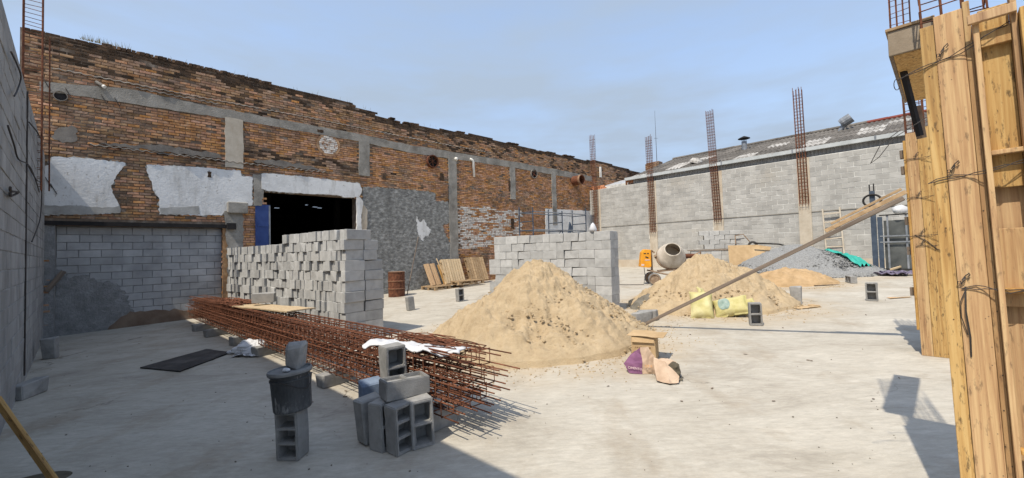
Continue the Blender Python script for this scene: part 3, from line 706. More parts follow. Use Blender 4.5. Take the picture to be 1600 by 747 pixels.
# top course of bricks stood on end
for k in range(42):
    x_ = 1.0 + k * 0.092
    put('coping_brick', piece_mesh('coping_brick', 0.088, 0.24, 0.10, 'brick_sooty', 0.008, k % 4, True), brick, (x_, 0.09, top_at(x_) - 0.025 + random.uniform(-0.008, 0.008)), rot=(random.uniform(-.06, .06), random.uniform(-.08, .08), random.uniform(-.06, .06)))
for (a, b) in ((9.0, 9.3), (9.6, 10.2), (12.2, 12.6), (15.3, 15.9), (18.2, 18.9), (19.6, 20.4)):
    x_ = a
    while x_ < b:
        put('coping_brick', piece_mesh('coping_brick', 0.22, 0.2, 0.06, 'brick_sooty', 0.006, 1, True), brick, (x_, 0.1 + random.uniform(-.03, .03), top_at(x_) + 0.02), rot=(0, random.uniform(-.05, .05), random.uniform(-.2, .2))); x_ += 0.235
wd = MB()
for k in range(110):
    x_ = random.uniform(0.55, 1.5) if k % 4 else random.uniform(2, 12); h_ = random.uniform(0.06, 0.2); dx, dy = random.uniform(-.06, .06), random.uniform(-.05, .05); z_ = top_at(x_) + 0.02
    wd.add([(x_, 0.08, z_), (x_ + 0.012, 0.085, z_), (x_ + dx, 0.08 + dy, z_ + h_)], [(0, 1, 2)])
tag(wd.build('dry_weeds', 'dry_weed', None, BWF.w(0, 0, 0)), 'tuft of dry weeds growing on top of the old brick wall', 'weeds')
bpy.data.objects['dry_weeds'].rotation_euler = (0, 0, BWF.ang)
bpy.data.objects['dry_weeds']['kind'] = 'stuff'

# ------------------------------------------------------------------ left wall of concrete blocks (in shade)
LTOP = 4.2
leftw = thing('block_wall', 'shaded grey concrete block wall with loose cables hanging down it', 'wall', LWF.w(0, 0, 0), LWF.ang)
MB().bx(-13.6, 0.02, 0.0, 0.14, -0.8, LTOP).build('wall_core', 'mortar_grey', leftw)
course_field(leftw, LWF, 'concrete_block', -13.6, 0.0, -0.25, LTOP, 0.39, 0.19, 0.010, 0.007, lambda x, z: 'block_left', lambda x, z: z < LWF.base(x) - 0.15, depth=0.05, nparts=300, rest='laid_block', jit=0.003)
x_, z_ = LWF.px(40, 200)
MB().tube([(x_, -0.015, 0.0), (x_, -0.015, 4.15)], 0.011, 6).build('conduit', 'wire', leftw)
def cable(pts, r=0.008):
    P = []
    for a, b in pts:
        x, z = LWF.px(a, b); P.append(Vector((x, -0.03 - random.uniform(0, 0.03), z)))
    Q = []
    for i in range(len(P) - 1):
        p0, p1, p2, p3 = P[max(i - 1, 0)], P[i], P[i + 1], P[min(i + 2, len(P) - 1)]
        for t in (0, .2, .4, .6, .8):
            Q.append(0.5 * ((2 * p1) + (p2 - p0) * t + (2 * p0 - 5 * p1 + 4 * p2 - p3) * t * t + (3 * p1 - p0 - 3 * p2 + p3) * t ** 3))
    Q.append(P[-1])
    MB().tube(Q, r, 6).build('cable', 'wire', leftw)
cable([(3, 78), (16, 95), (24, 118), (20, 140), (9, 148)])
cable([(2, 195), (12, 225), (22, 248), (36, 256), (48, 272), (57, 300)])
cable([(40, 190), (50, 205), (57, 215)], 0.009)
cable([(40, 260), (50, 280), (58, 290), (57, 340), (44, 378)], 0.009)
cable([(3, 292), (8, 298), (18, 300), (10, 306), (4, 300)], 0.012)

# ------------------------------------------------------------------ right wall of new concrete blocks
RTOP = 5.16
rightw = thing('block_wall', 'sunlit pale concrete block wall with reinforcement standing in its column gaps', 'wall', RWF.w(0, 0, 0), RWF.ang)
RX1 = 21.0
MB().bx(0.03, RX1, 0.0, 0.14, -0.5, RTOP).build('wall_core', 'mortar_light', rightw)
GAPS = [(0.30, 0.78), (3.83, 4.27), (7.10, 7.56), (10.50, 10.94), (13.95, 14.4), (17.4, 17.85)]
def rskip(x, z):
    if z < RWF.base(x) - 0.12: return True
    return any(a < x < b for a, b in GAPS)
def segs():
    e = [0.03] + [v for g in GAPS for v in g] + [RX1]
    return [(e[i], e[i + 1]) for i in range(0, len(e), 2)]
def rmat(x, z): return 'block_right'
# lay panel by panel so that each ends cleanly at its column
_cnt = {0: 0, 1: 0, 2: 40, 3: 150, 4: 110, 5: 0, 6: 0}
for i, (a0, b0) in enumerate(segs()):
    if b0 - a0 < 0.1: continue
    course_field(rightw, RWF, 'concrete_block', a0, b0, 0.30, RTOP, 0.39, 0.190, 0.012, 0.006, rmat, rskip, depth=0.04, nparts=_cnt.get(i, 0), rest='laid_block', jit=0.003)
MB().bx(0.8, 20.9, -0.03, 0.0, 2.90, 2.935).build('mortar_ledge', 'concrete_old', rightw)
MB().bx(1.0, 20.9, -0.016, 0.01, 0.2, 1.0).build('stained_plinth', 'mortar_stain', rightw)
TIEZ = [2.60, 2.47, 2.83, 3.27, 3.2, 3.2]
CAGEZ = [8.5, 7.68, 8.15, 8.12, 8.1, 8.1]
def cage_mesh(w_, d_, z0, z1, bars, pitch, lean=0.0, rb=0.008, rs=0.005, spread=0.0):
    """vertical column cage; returns (bar builders, stirrup builder)"""
    B = []
    pos = []
    for i in range(bars):
        t = i / (bars - 1) * 2 - 1
        pos += [(t * w_ / 2, -d_ / 2), (t * w_ / 2, d_ / 2)]
    for (x, y) in pos:
        top = z1 - random.uniform(0, 0.15)
        B.append(MB().tube([(x, y, z0), (x * (1 + spread * .5) + lean * (top - z0) / 2, y, (z0 + top) / 2), (x * (1 + spread) + lean * (top - z0), y, top)], rb, 5))
    st = MB(); z = z0 + 0.1
    while z < z1 - 0.25:
        l = lean * (z - z0); q = 1.03
        P = [Vector((sx * w_ / 2 * q + l, sy * d_ / 2 * q, z + random.uniform(-.012, .012))) for sx, sy in ((-1, -1), (1, -1), (1, 1), (-1, 1))]
        for i in range(4): st.tube([P[i], P[(i + 1) % 4]], rs, 4)
        z += pitch * random.uniform(0.9, 1.1)
    return B, st
RL = ['rusty column reinforcement in the far corner between brick and block walls', 'rusty column reinforcement behind the cement mixer on the block wall',
      'rusty leaning column reinforcement above the small block stack', 'rusty column reinforcement standing tallest left of the ladder',
      'rusty column reinforcement beyond the roof end, half hidden by timber formwork', 'rusty column reinforcement at the block wall hidden behind formwork']
for i, (g, tz, cz) in enumerate(zip(GAPS, TIEZ, CAGEZ)):
    if i == 5: continue
    xc = (g[0] + g[1]) / 2
    MB().bx(g[0] + 0.004, g[1] - 0.004, -0.05 if i else -0.2, 0.0, -0.3, tz).build('tie_column', 'concrete_tan', rightw)
    MB().bx(g[0] + 0.003, g[1] - 0.003, -0.012, 0.001, tz + 0.005, RTOP).build('column_recess', 'mortar_stain', rightw)
    t = thing('column_cage', RL[i], 'rebar cage', RWF.w(xc, -0.09 if i else -0.2, tz - 0.1), RWF.ang, group='column cages along the block wall')
    bars, st = cage_mesh(0.30, 0.12, 0, cz - tz + 0.1, 4, 0.14, lean=-0.035 if i == 2 else -0.012, rb=0.011, rs=0.007)
    for b in bars: b.build('bar', 'rust', t)
    st.build('stirrups', 'rust', t, kind='stuff')
t = thing('column_cage', 'dark rusty column reinforcement rising above the shaded block wall', 'rebar cage', LWF.w(-2.9, 0.0, 3.0), LWF.ang, group='column cages along the block walls')
bars, st = cage_mesh(0.20, 0.24, 0, 5.2, 2, 0.16, rb=0.012, rs=0.006)
for b in bars: b.build('bar', 'rust', t, loc=(0, 0.06, 0))
MB().tube([(0.0, -0.16, 0), (0.02, -0.15, 3)], 0.012, 5).build('bar', 'rust', t)
st.build('stirrups', 'rust', t, loc=(0, 0.06, 0), kind='stuff')

# ------------------------------------------------------------------ neighbouring shed roof behind the right wall
roof = thing('shed_roof', 'grey corrugated shed roof with pale translucent sheets beyond the block wall', 'shed', RWF.w(0, 0, 0), RWF.ang)
EY, EZ, RY, RZ, GX0 = 0.12, 5.50, 6.0, 7.42, 2.6
sl_a = math.atan2(RZ - EZ, RY - EY); sl_L = math.hypot(RZ - EZ, RY - EY)
def wavy(w_, l_, amp=0.026, pitch=0.177, n_per=6, th=0.008):
    k = int(w_ / pitch * n_per); mbx = MB(); V, Fc = [], []
    for i in range(k + 1):
        x = w_ * i / k; zz = amp * math.sin(2 * math.pi * x / pitch)
        V += [(x, 0, zz), (x, l_, zz), (x, 0, zz - th), (x, l_, zz - th)]
    for i in range(k):
        a, b = 4 * i, 4 * i + 4
        Fc += [(a, b, b + 1, a + 1), (a + 2, a + 3, b + 3, b + 2), (a, a + 2, b + 2, b)]
    return mbx.add(V, Fc)
ROWS, SW = 6, 0.885
sh = wavy(SW + 0.05, sl_L / ROWS + 0.10).mesh('roof_sheet', 'roof_sheet')
shp = wavy(SW + 0.05, sl_L / ROWS + 0.10).mesh('roof_sheet', 'roof_pale')
pale = {(2, 1), (2, 2), (3, 3), (6, 0), (6, 1), (7, 3), (9, 2), (9, 1), (11, 3), (11, 2), (12, 4), (0, 0)}
for i in range(20):
    for j in range(ROWS):
        yy = j * sl_L / ROWS
        x_ = 2.45 + i * SW
        put('roof_sheet', shp if (i, j) in pale else sh, roof, (x_, EY + yy * math.cos(sl_a) - 0.05, EZ + yy * math.sin(sl_a) + random.uniform(0, 0.012)), rot=(sl_a - 0.012, random.uniform(-.004, .004), random.uniform(-.004, .004)))
# ridge capping: red from the middle on, grey before it
for i in range(24):
    x_ = 2.45 + i * 0.75
    MB().tube([(0, 0, 0), (0.78, 0, 0.01)], 0.10, 8).build('ridge_cap', 'ridge_red' if x_ > 11.6 else 'roof_sheet', roof, (x_, RY + 0.02, RZ + 0.03))
# far slope of the roof
MB().add([(2.4, RY + 0.05, RZ), (20.3, RY + 0.05, RZ), (20.3, RY + 6, EZ), (2.4, RY + 6, EZ)], [(0, 1, 2, 3)]).build('far_slope', 'roof_sheet', roof)
MB().add([(2.4, EY, EZ - 0.05), (2.4, RY, RZ - 0.05), (2.4, RY + 6, EZ - 0.05), (2.4, RY + 6, 3), (2.4, EY, 3)], [(0, 1, 2, 3, 4)]).build('gable', 'clay_orange', roof)
g = MB()
g.bx(2.5, 20.3, -0.12, 0.02, 5.40, 5.415); g.bx(2.5, 20.3, -0.135, -0.12, 5.40, 5.55); g.bx(2.5, 20.3, 0.02, 0.032, 5.40, 5.53)
g.build('gutter', 'gutter', roof)
for x_ in (4.1, 7.6, 10.4, 13.0):
    MB().bx(x_ - 0.03, x_ + 0.03, -0.142, -0.136, 5.39, 5.56).build('gutter_bracket', 'steel_grey', roof)
cl = MB(); V, Fc = [], []; k = 0; x_ = 2.9
while x_ < 20.2:
    V += [(x_, 0.075 + 0.02 * math.sin(2 * math.pi * x_ / 0.13), 4.95), (x_, 0.075 + 0.02 * math.sin(2 * math.pi * x_ / 0.13), 5.405)]; x_ += 0.022; k += 1
cl.add(V, [(2 * i, 2 * i + 2, 2 * i + 3, 2 * i + 1) for i in range(k - 1)])
cl.build('cladding', 'cladding', roof)
# roof furniture
def roofz(y): return EZ + (y - EY) * math.tan(sl_a)
c = MB(); c.lathe([(0.13, -0.25), (0.13, 0.45)], 14, I3, (7.3, 4.2, roofz(4.2))); c.build('flue_pipe', 'steel_grey', roof)
c = MB(); c.lathe([(0.001, 0.76), (0.10, 0.72), (0.30, 0.62), (0.30, 0.60), (0.001, 0.64)], 14, I3, (7.3, 4.2, roofz(4.2)))
for k in range(4): c.box((7.3 + 0.1 * math.cos(k * 1.57), 4.2 + 0.1 * math.sin(k * 1.57), roofz(4.2) + 0.53), (0.02, 0.02, 0.2))
c.build('flue_cowl', 'black_steel', roof)
mt = rotm('Y', R(-30)) @ rotm('X', R(25))
c = MB(); c.lathe([(0.001, -0.24), (0.20, -0.24), (0.24, -0.12), (0.24, 0.24), (0.18, 0.24), (0.18, 0.05), (0.001, 0.05)], 14, rotm('Y', R(62)), (11.55, 5.0, roofz(5.0) + 0.42)); c.build('roof_vent', 'steel_grey', roof)
MB().tube([(11.3, 5.0, roofz(5.0) - 0.05), (11.5, 5.0, roofz(5.0) + 0.3)], 0.10, 10).build('vent_neck', 'steel_grey', roof)
c = MB(); c.lathe([(0.34, 0), (0.33, 0.12), (0.24, 0.26), (0.001, 0.30)], 14, rotm('Y', R(20)), (5.6, 1.9, roofz(1.9))); c.build('roof_scoop', 'roof_pale', roof)
# things at the corner behind both walls
cornb = thing('brick_chimney', 'small dark brick chimney stub behind the far corner of the yard', 'chimney', RWF.w(0.45, 6.5, -0.50), RWF.ang)
for k in range(18):
    for j in range(4):
        put('brick', piece_mesh('chimney_brick', 0.21, 0.6, 0.06, 'brick_brown', 0.004, j % 3, True), cornb, (j * 0.225 + 0.11 * (k % 2), 0, 6.8 + 0.073 * k))
MB().bx(-0.1, 0.9, -0.28, 0.28, 3, 8.0).build('core', 'mortar_dark', cornb)
low = thing('lean_to_roof', 'low metal sheets over an orange hollow brick wall in the far corner', 'roof', RWF.w(0, 0, 0), RWF.ang)
for j in range(3):
    MB().box((1.35, 1.1 + j * 0.95, 5.46 + 0.26 * j), (2.9, 1.05, 0.02), rotm('X', R(15))).build('metal_sheet', 'sheet_metal', low)
for k in range(3):
    for j in range(3):
        put('hollow_brick', piece_mesh('hollow_brick', 0.28, 0.14, 0.13, 'clay_orange', 0.005, j % 3, True), low, (0.2 + j * 0.292 + 0.1 * (k % 2), 0.25, 5.06 + 0.142 * k))
MB().bx(0.0, 2.5, 0.31, 0.36, 4.0, 5.35).build('backing', 'mortar_light', low)
a = RWF.w(2.75, 3.2, 6.4)
t = thing('roof_aerial', 'thin tall radio aerial above the far corner roofs', 'aerial', a)
MB().tube([(0, 0, 0), (-0.02, 0, 3.6)], [0.02, 0.006], 5).build('mast', 'wire', t)
MB().tube([(-0.12, 0, 1.9), (0.10, 0, 1.9)], 0.008, 4).build('crossbar', 'wire', t)

# ------------------------------------------------------------------ concrete blocks
BL, BH = 0.385, 0.186
def solid_block(L, Dp, H, var):
    return piece_mesh('concrete_block', L, Dp, H, 'block_new', 0.005, var, True)
ORD = ['', 'first', 'second', 'third', 'fourth', 'fifth', 'sixth', 'seventh', 'eighth', 'ninth', 'tenth', 'eleventh', 'twelfth', 'thirteenth', 'fourteenth', 'fifteenth', 'sixteenth', 'seventeenth', 'eighteenth', 'nineteenth']
def ordn(n):
    if n < 20: return ORD[n]
    T = ['', '', 'twenty', 'thirty', 'forty', 'fifty']
    return T[n // 10] + (' ' + ORD[n % 10] if n % 10 else 'th').replace('twentyth', 'twentieth')
def ordn2(n):
    if n in (20, 30, 40): return {20: 'twentieth', 30: 'thirtieth', 40: 'fortieth'}[n]
    return ordn(n)
# tall stack before the doorway: ends of blocks on its long side
NB = Vector((-2.95, 7.2)); LD = Vector((-0.79, 0.613)); RD = Vector((0.613, 0.79))
ang = math.atan2(RD.y, RD.x)
zb = 0.03
mass = MB()
Mr = rotm('Z', ang)
TOPZ = 2.08
NC = 11
for c_ in range(NC):                       # c_ = course from the top
    z_ = TOPZ - BH * (c_ + 0.5)
    l = 0.0; k = 0
    start = {0: 2.52, 1: 5.64}.get(c_, 5.64)
    shift = 0.02 * (c_ % 2)
    l = random.uniform(-0.02, 0.03)
    while l < start - 0.05:
        wd_ = random.choice((0.088, 0.138, 0.138, 0.138, 0.138, 0.188))
        if l + wd_ > start: wd_ = 0.088
        k += 1
        off = random.choice((0, 0, 0.008, 0.012, -0.012, 0.02, -0.03, 0.042)) * (0.4 if c_ > 8 else 1)
        p = NB + LD * (l + wd_ / 2) + RD * (BL / 2 + off)
        l += wd_ + 0.002
        pz = Vector((p.x, p.y, z_))
        rz = ang + random.uniform(-.03, .03)
        if c_ <= 7 and l < 3.35:
            o = put('concrete_block', piece_mesh('concrete_block', BL, wd_ - 0.003, BH - 0.003, 'block_new', 0.004, k % 4, True), None, pz, rot=(random.uniform(-.006, .006), random.uniform(-.006, .006), rz))
            if k == 1 and c_ == 0: lb = 'grey concrete block at the top near corner of the tall stack by the doorway'
            else: lb = f'grey block, {ordn2(c_ + 1)} course from the top, {ordn2(k)} from near corner, doorway stack'
            tag(o, lb, 'concrete block', 'concrete blocks in the tall stack before the doorway')
        else:
            mass.box(pz, (BL, wd_ - 0.003, BH - 0.003), rotm('Z', rz))
    # second row behind, end face blocks seen on the right-hand side
    if c_ == 0: reach, parts_ = 0.50, [(BL + 0.003, 0.13)]
    elif c_ in (1, 2): reach, parts_ = 0.68, [(BL + 0.003, 0.28)]
    else: reach, parts_ = 0.80, [(BL + 0.003, BL)]
    for (s0, ln) in parts_:
        ll = 0.0
        kk = 0
        while ll < start - 0.1:
            wd_ = 0.188 if c_ % 2 else 0.138
            p = NB + LD * (ll + wd_ / 2 + random.uniform(0, .01)) + RD * (s0 + ln / 2 + 0.004 + random.uniform(-.01, .02))
            pz = Vector((p.x, p.y, z_)); kk += 1
            if kk == 1 and c_ <= 8:
                o = put('concrete_block', piece_mesh('concrete_block', ln, wd_ - 0.004, BH - 0.003, 'block_new', 0.005, c_ % 4, True), None, pz, rot=(0, 0, ang + random.uniform(-.02, .02)))
                tag(o, f'grey block at the back of the shaded end, {ordn(c_ + 1)} course from top, doorway stack', 'concrete block', 'concrete blocks in the tall stack before the doorway')
            else:
                mass.box(pz, (ln, wd_ - 0.004, BH - 0.003), Mr)
            ll += wd_ + 0.004
tag(mass.build('stacked_blocks', 'block_mass'), 'lower and hidden grey blocks of the tall stack before the dark doorway', 'blocks')
bpy.data.objects['stacked_blocks']['kind'] = 'stuff'
# neat stack behind the sand: long sides showing
NB2 = Vector((2.1, 8.77)); LD2 = Vector((-0.78, 0.626)); RD2 = Vector((0.626, 0.78))
ang2 = math.atan2(-LD2.y, -LD2.x)
mass = MB(); Mr = rotm('Z', ang2)
for c_ in range(9):
    z_ = 2.0 - 0.197 * (c_ + 0.5)
    l = 0.0; k = 0
    first = 0.195 if c_ % 3 == 1 else BL
    while l < 3.15:
        ln = first if l == 0 else (BL if random.random() < 0.8 else 0.195)
        k += 1
        for row in range(2):
            p = NB2 + LD2 * (l + ln / 2) + RD2 * (0.10 + 0.2 * row + random.uniform(-.004, .006))
            pz = Vector((p.x, p.y, z_))
            if row == 0 and c_ < 6 and l < 3.0:
                o = put('concrete_block', piece_mesh('concrete_block', ln - 0.004, 0.192, 0.194, 'block_new', 0.005, k % 4, True), None, pz, rot=(0, 0, ang2 + random.uniform(-.006, .006)))
                tag(o, f'grey block, {ordn(c_ + 1)} course from the top, {ordn(k)} from corner, stack behind the sand', 'concrete block', 'concrete blocks in the neat stack behind the sand')
            elif row == 1 and k == 1:
                o = put('concrete_block', piece_mesh('concrete_block', ln - 0.004, 0.192, 0.194, 'block_new', 0.005, c_ % 4, True), None, pz, rot=(0, 0, ang2 + random.uniform(-.006, .006)))
                tag(o, f'grey block at the far edge of the dark end, {ordn(c_ + 1)} course, stack behind sand', 'concrete block', 'concrete blocks in the neat stack behind the sand')
            else: mass.box(pz, (ln - 0.004, 0.192, 0.194), Mr)
        l += ln + 0.003
o = mass.build('stacked_blocks', 'block_mass'); o['kind'] = 'stuff'
tag(o, 'hidden inner grey blocks of the neat stack behind the big sand heap', 'blocks')
o = MB().lathe([(0.001, 0), (0.07, 0.0), (0.09, 0.05), (0.05, 0.15), (0.02, 0.19), (0.001, 0.2)], 10, I3, (1.80, 9.07, 2.0)).build('plastic_bottle', 'plastic_white', smooth=True)
tag(o, 'small white plastic container standing on the neat block stack', 'bottle')

# hollow blocks: z along their length when stood on end, holes along y
def hollow(nh, W=0.19, D=0.15, L=0.38, m='block_loose', e=0.026, web=0.024, rough=0.0065, seed=0):
    xs = [-W / 2, -W / 2 + e, W / 2 - e, W / 2]
    hl = (L - 2 * e - (nh - 1) * web) / nh
    zs = [0, e]; solidz = [True]
    for i in range(nh):
        zs.append(zs[-1] + hl); solidz.append(False)
        zs.append(zs[-1] + (web if i < nh - 1 else e)); solidz.append(True)
    bm = bmesh.new()
    g = {}
    for j, y in enumerate((-D / 2, D / 2)):
        for i, x in enumerate(xs):
            for k, z in enumerate(zs): g[i, j, k] = bm.verts.new((x, y, z))
    sol = lambda i, k: 0 <= i < 3 and 0 <= k < len(zs) - 1 and (i != 1 or solidz[k])
    for i in range(3):
        for k in range(len(zs) - 1):
            if not sol(i, k): continue
            bm.faces.new([g[i, 0, k], g[i + 1, 0, k], g[i + 1, 0, k + 1], g[i, 0, k + 1]])
            bm.faces.new([g[i, 1, k], g[i, 1, k + 1], g[i + 1, 1, k + 1], g[i + 1, 1, k]])
            for (di, dk, a, b) in ((-1, 0, (i, k), (i, k + 1)), (1, 0, (i + 1, k + 1), (i + 1, k)), (0, -1, (i + 1, k), (i, k)), (0, 1, (i, k + 1), (i + 1, k + 1))):
                if not sol(i + di, k + dk):
                    bm.faces.new([g[a[0], 0, a[1]], g[a[0], 1, a[1]], g[b[0], 1, b[1]], g[b[0], 0, b[1]]])
    bmesh.ops.recalc_face_normals(bm, faces=bm.faces)
    bmesh.ops.bevel(bm, geom=[ed for ed in bm.edges if len(ed.link_faces) == 2 and ed.calc_face_angle(0) > 0.5], offset=0.007, segments=2, affect='EDGES')
    rr = random.Random(seed)
    for v in bm.verts:
        q = noise.noise_vector(v.co * 14 + Vector((seed * 7.3, 0, 0)))
        v.co += q * rough
    kx, kz = W / 2 - e * .6, L - e * .6
    vs = [bm.verts.new(v) for v in ((-kx, D / 2 - .03, e * .6), (kx, D / 2 - .03, e * .6), (kx, D / 2 - .03, kz), (-kx, D / 2 - .03, kz))]
    bm.faces.new(vs)
    me = bpy.data.meshes.new('hollow_block'); bm.to_mesh(me); bm.free()
    me.materials.append(MATS[m])
    return me
H3 = hollow(3, seed=1); H2 = hollow(2, seed=2); H2b = hollow(2, seed=3, D=0.19); H3b = hollow(3, seed=4, rough=0.006)
SOL = piece_mesh('hollow_block', 0.19, 0.14, 0.375, 'block_loose', 0.012, 1, True)
def zoff(me): return 0.0 if me is not SOL else 0.1875
GRPL = 'loose concrete blocks lying about the yard'
def block(p, me, rz, label, how='up', z=None, grp=GRPL, lean=(0, 0)):
    """p: ground point; how: up = on end, flat = on its long side, face = holes upward"""
    base = Vector((p[0], p[1], gz(p[0], p[1]) if z is None else z))
    q = TILT @ Quaternion((0, 0, 1), rz)
    b2 = 0.075 if me not in (SOL, H2b) else (0.07 if me is SOL else 0.095)
    if how == 'up': q = q @ Quaternion((1, 0, 0), lean[0]) @ Quaternion((0, 1, 0), lean[1]); off = Vector((0, 0, zoff(me)))
    elif how == 'flat':   # length along local x, holes along y
        q = q @ Quaternion((0, 1, 0), R(90)); off = Vector((-0.19 if me is not SOL else 0, 0, 0.095))
        off = Quaternion((0, 0, 1), rz) @ off
    else:                 # holes upward, length along local x
        q = q @ Quaternion((0, 0, 1), R(90)) @ Quaternion((1, 0, 0), R(90)); off = Vector((-0.19, 0, b2)); off = Quaternion((0, 0, 1), rz) @ off
        q = q @ Quaternion((1, 0, 0), lean[0]) @ Quaternion((0, 1, 0), lean[1])
    o = put('concrete_block', me, None, base + off, rot=q)
    return tag(o, label, 'concrete block', grp)
def face_to(p, extra=0.0):
    """yaw that turns local -y towards the camera"""
    return math.atan2(p[1], p[0]) - R(90) + extra
# the group in front of the reinforcement
PG = 'concrete blocks piled beside the reinforcement'
block((-0.93, 3.34), H3, R(52), 'nearest upright three-hole block of the small pile beside the reinforcement', grp=PG)
block((-0.80, 3.44), H2b, R(30), 'upright two-hole block at the side of the small pile next to the reinforcement', grp=PG)
block((-1.25, 3.53), SOL, R(48), 'upright smooth block at the outer end of the small pile, holes hidden', grp=PG)
block((-1.09, 3.42), H2, R(62), 'upright block squeezed between two others in the small pile, broken edge', grp=PG)
block((-0.95, 3.52), H2, R(40), 'block lying holes upward across the small pile beside the reinforcement', how='face', z=0.385 + gz(-.9, 3.45), grp=PG, lean=(R(3), R(-4)))
block((-1.13, 3.84), H2b, R(38), 'topmost block standing on end behind the small pile, touching white sacking', z=0.345 + gz(-.98, 3.8), grp=PG)
block((-1.13, 3.84), SOL, R(38), 'upright block under the topmost one, at the back of the small pile', grp=PG)
bb = piece_mesh('hollow_block', 0.2, 0.15, 0.40, 'block_blue', 0.012, 7, True)
o = put('concrete_block', bb, None, ground_pt((-1.36, 3.90)) + Vector((0, 0, 0.2)), rot=TILT @ Quaternion((0, 0, 1), R(35)))
tag(o, 'bluish block standing behind the small pile against the reinforcement', 'concrete block', PG)
# the one under the bucket and the cut piece on its lid
BP = (-1.80, 3.34)
block(BP, H3b, R(-6), 'upright three-hole block carrying the black bucket', grp='blocks with the bucket')
# scattered singles
p = at(1181, 508); block(p, H2, face_to(p, R(8)), 'upright two-hole block beside the yellow sacks')
p = at(1363, 470); block(p, H2, face_to(p, R(-4)), 'upright two-hole block standing alone near the timber formwork')
p = at(1245, 475); block(p, SOL, face_to(p, R(-8)), 'upright smooth block standing alone before the small sand patch')
p = at(641, 485); block(p, SOL, face_to(p, R(30)), 'upright smooth block standing alone in front of the rusty drum')
p = at(719, 471); block(p, H2b, face_to(p, R(30)), 'upright two-hole block by the foot of the big sand heap, near the pallets')
p = at(79, 560); block(p, SOL, face_to(p, R(-25)), 'dark upright block standing by the shaded block wall')
p = at(46, 619); block((p.x, p.y), SOL, R(100), 'dark block lying flat at the foot of the shaded block wall', how='flat')
for (px, py, rz, lb) in ((1003, 503, 20, 'block lying flat at the foot of the leaning timber prop'), (1012, 500, -35, 'second block lying behind the foot of the leaning timber prop'),):
    p = at(px, py); block((p.x, p.y), SOL, R(rz), lb, how='flat')
p = at(1330, 442); block((p.x, p.y), H2, R(70), 'small grey block lying at the edge of the gravel heap', how='flat')

chips = MB()
for k in range(60):
    p = at(random.uniform(80, 1420), random.uniform(465, 640))
    chips.box(p + Vector((0, 0, .008)), (random.uniform(.012, .05), random.uniform(.006, .014), random.uniform(.004, .010)), rotm('Z', random.uniform(0, 3.1)) @ rotm('Y', random.uniform(-.1, .1)))
o = chips.build('wood_chips', 'wood_grey'); o['kind'] = 'stuff'; tag(o, 'small wood chips and offcuts scattered on the floor', 'chips')
# ------------------------------------------------------------------ bundle of rebar cages
A0 = Vector((-0.12, 3.02)); A1 = Vector((-8.5, 10.75))
AD = (A1 - A0).normalized(); AL = (A1 - A0).length
AN = Vector((-AD.y, AD.x)) * -1.0          # towards the back of the bundle
if AN.dot(Vector((0.7, 0.7))) < 0: AN = -AN
angc = math.atan2(AD.y, AD.x)
slope = (gz(*A1) - gz(*A0)) / AL
CWD, CHT = 0.145, 0.165
def bar_mesh(L):
    return MB().tube([(0, 0, 0), (L * .33, random.uniform(-.015, .015), random.uniform(-.012, .012)), (L * .66, random.uniform(-.015, .015), random.uniform(-.012, .012)), (L, 0, 0)], 0.0065, 5).mesh('bar', 'rust')
BARS = [bar_mesh(11.2) for _ in range(5)]
stm = MB()
P = [Vector((0, y, z)) for y, z in ((-CWD / 2 + .008, 0.008), (CWD / 2 - .008, 0.008), (CWD / 2 - .008, CHT - .02), (-CWD / 2 + .008, CHT - .02))]
for i in range(4): stm.tube([P[i], P[(i + 1) % 4]], 0.0055, 4)
STM = stm.mesh('stirrup', 'rust')
RN = ['bottom', 'middle', 'top']; CN = ['front', 'second', 'third', 'back']
for r_ in range(3):
    for c_ in range(4):
        st0 = random.uniform(0.28, 0.62)
        p = A0 + AD * st0 + AN * (CWD * (c_ + 0.5))
        t = thing('rebar_cage', f'long rusty rebar cage, {CN[c_]} of four in the {RN[r_]} layer of the bundle', 'rebar cage',
                  Vector((p.x, p.y, gz(p.x, p.y) + 0.16 + CHT * r_)), rot=Quaternion((0, 0, 1), angc) @ Quaternion((0, 1, 0), -math.atan(slope)) @ Quaternion((0, 0, 1), random.uniform(-.003, .003)), group='rebar cages bundled on the floor')
        for (y, z) in ((-.5, 0), (.5, 0), (.5, 1), (-.5, 1)):
            put('bar', random.choice(BARS), t, (random.uniform(-.14, .06), y * (CWD - .03), 0.016 + z * (CHT - .045)), rot=(random.uniform(0, 6), 0, random.uniform(-.002, .002)))
        x_ = random.uniform(0.1, 0.35); k = 0; far = MB()
        while x_ < 11.0:
            tw = rotm('Y', random.uniform(-.12, .12)) @ rotm('Z', random.uniform(-.06, .06))
            if (c_ in (0, 3) or r_ == 2) and x_ < 8.5:
                put('stirrup', STM, t, (x_, 0, 0), rot=tw)
            else:
                q = [tw @ v_ + Vector((x_, 0, 0)) for v_ in P]
                for i in range(4): far.tube([q[i], q[(i + 1) % 4]], 0.0055, 4)
            x_ += 0.17 * random.uniform(0.9, 1.12); k += 1
        if far.v: far.build('stirrups', 'rust', t, kind='stuff')
def onbundle(s_, a_, h_=0.0):
    p = A0 + AD * s_ + AN * a_
    return Vector((p.x, p.y, gz(p.x, p.y) + 0.16 + h_))
# loose bars on top
t = thing('loose_rebar', 'loose rusty reinforcing bars lying along the top of the rebar bundle', 'rebar', onbundle(0, 0.3, 3 * CHT), rot=Quaternion((0, 0, 1), angc) @ Quaternion((0, 1, 0), -math.atan(slope)))
for k in range(6):
    put('bar', random.choice(BARS), t, (random.uniform(.4, .9), random.uniform(-.26, .26), 0.008 + random.uniform(0, .03)), rot=(0, 0, random.uniform(-.006, .006)))
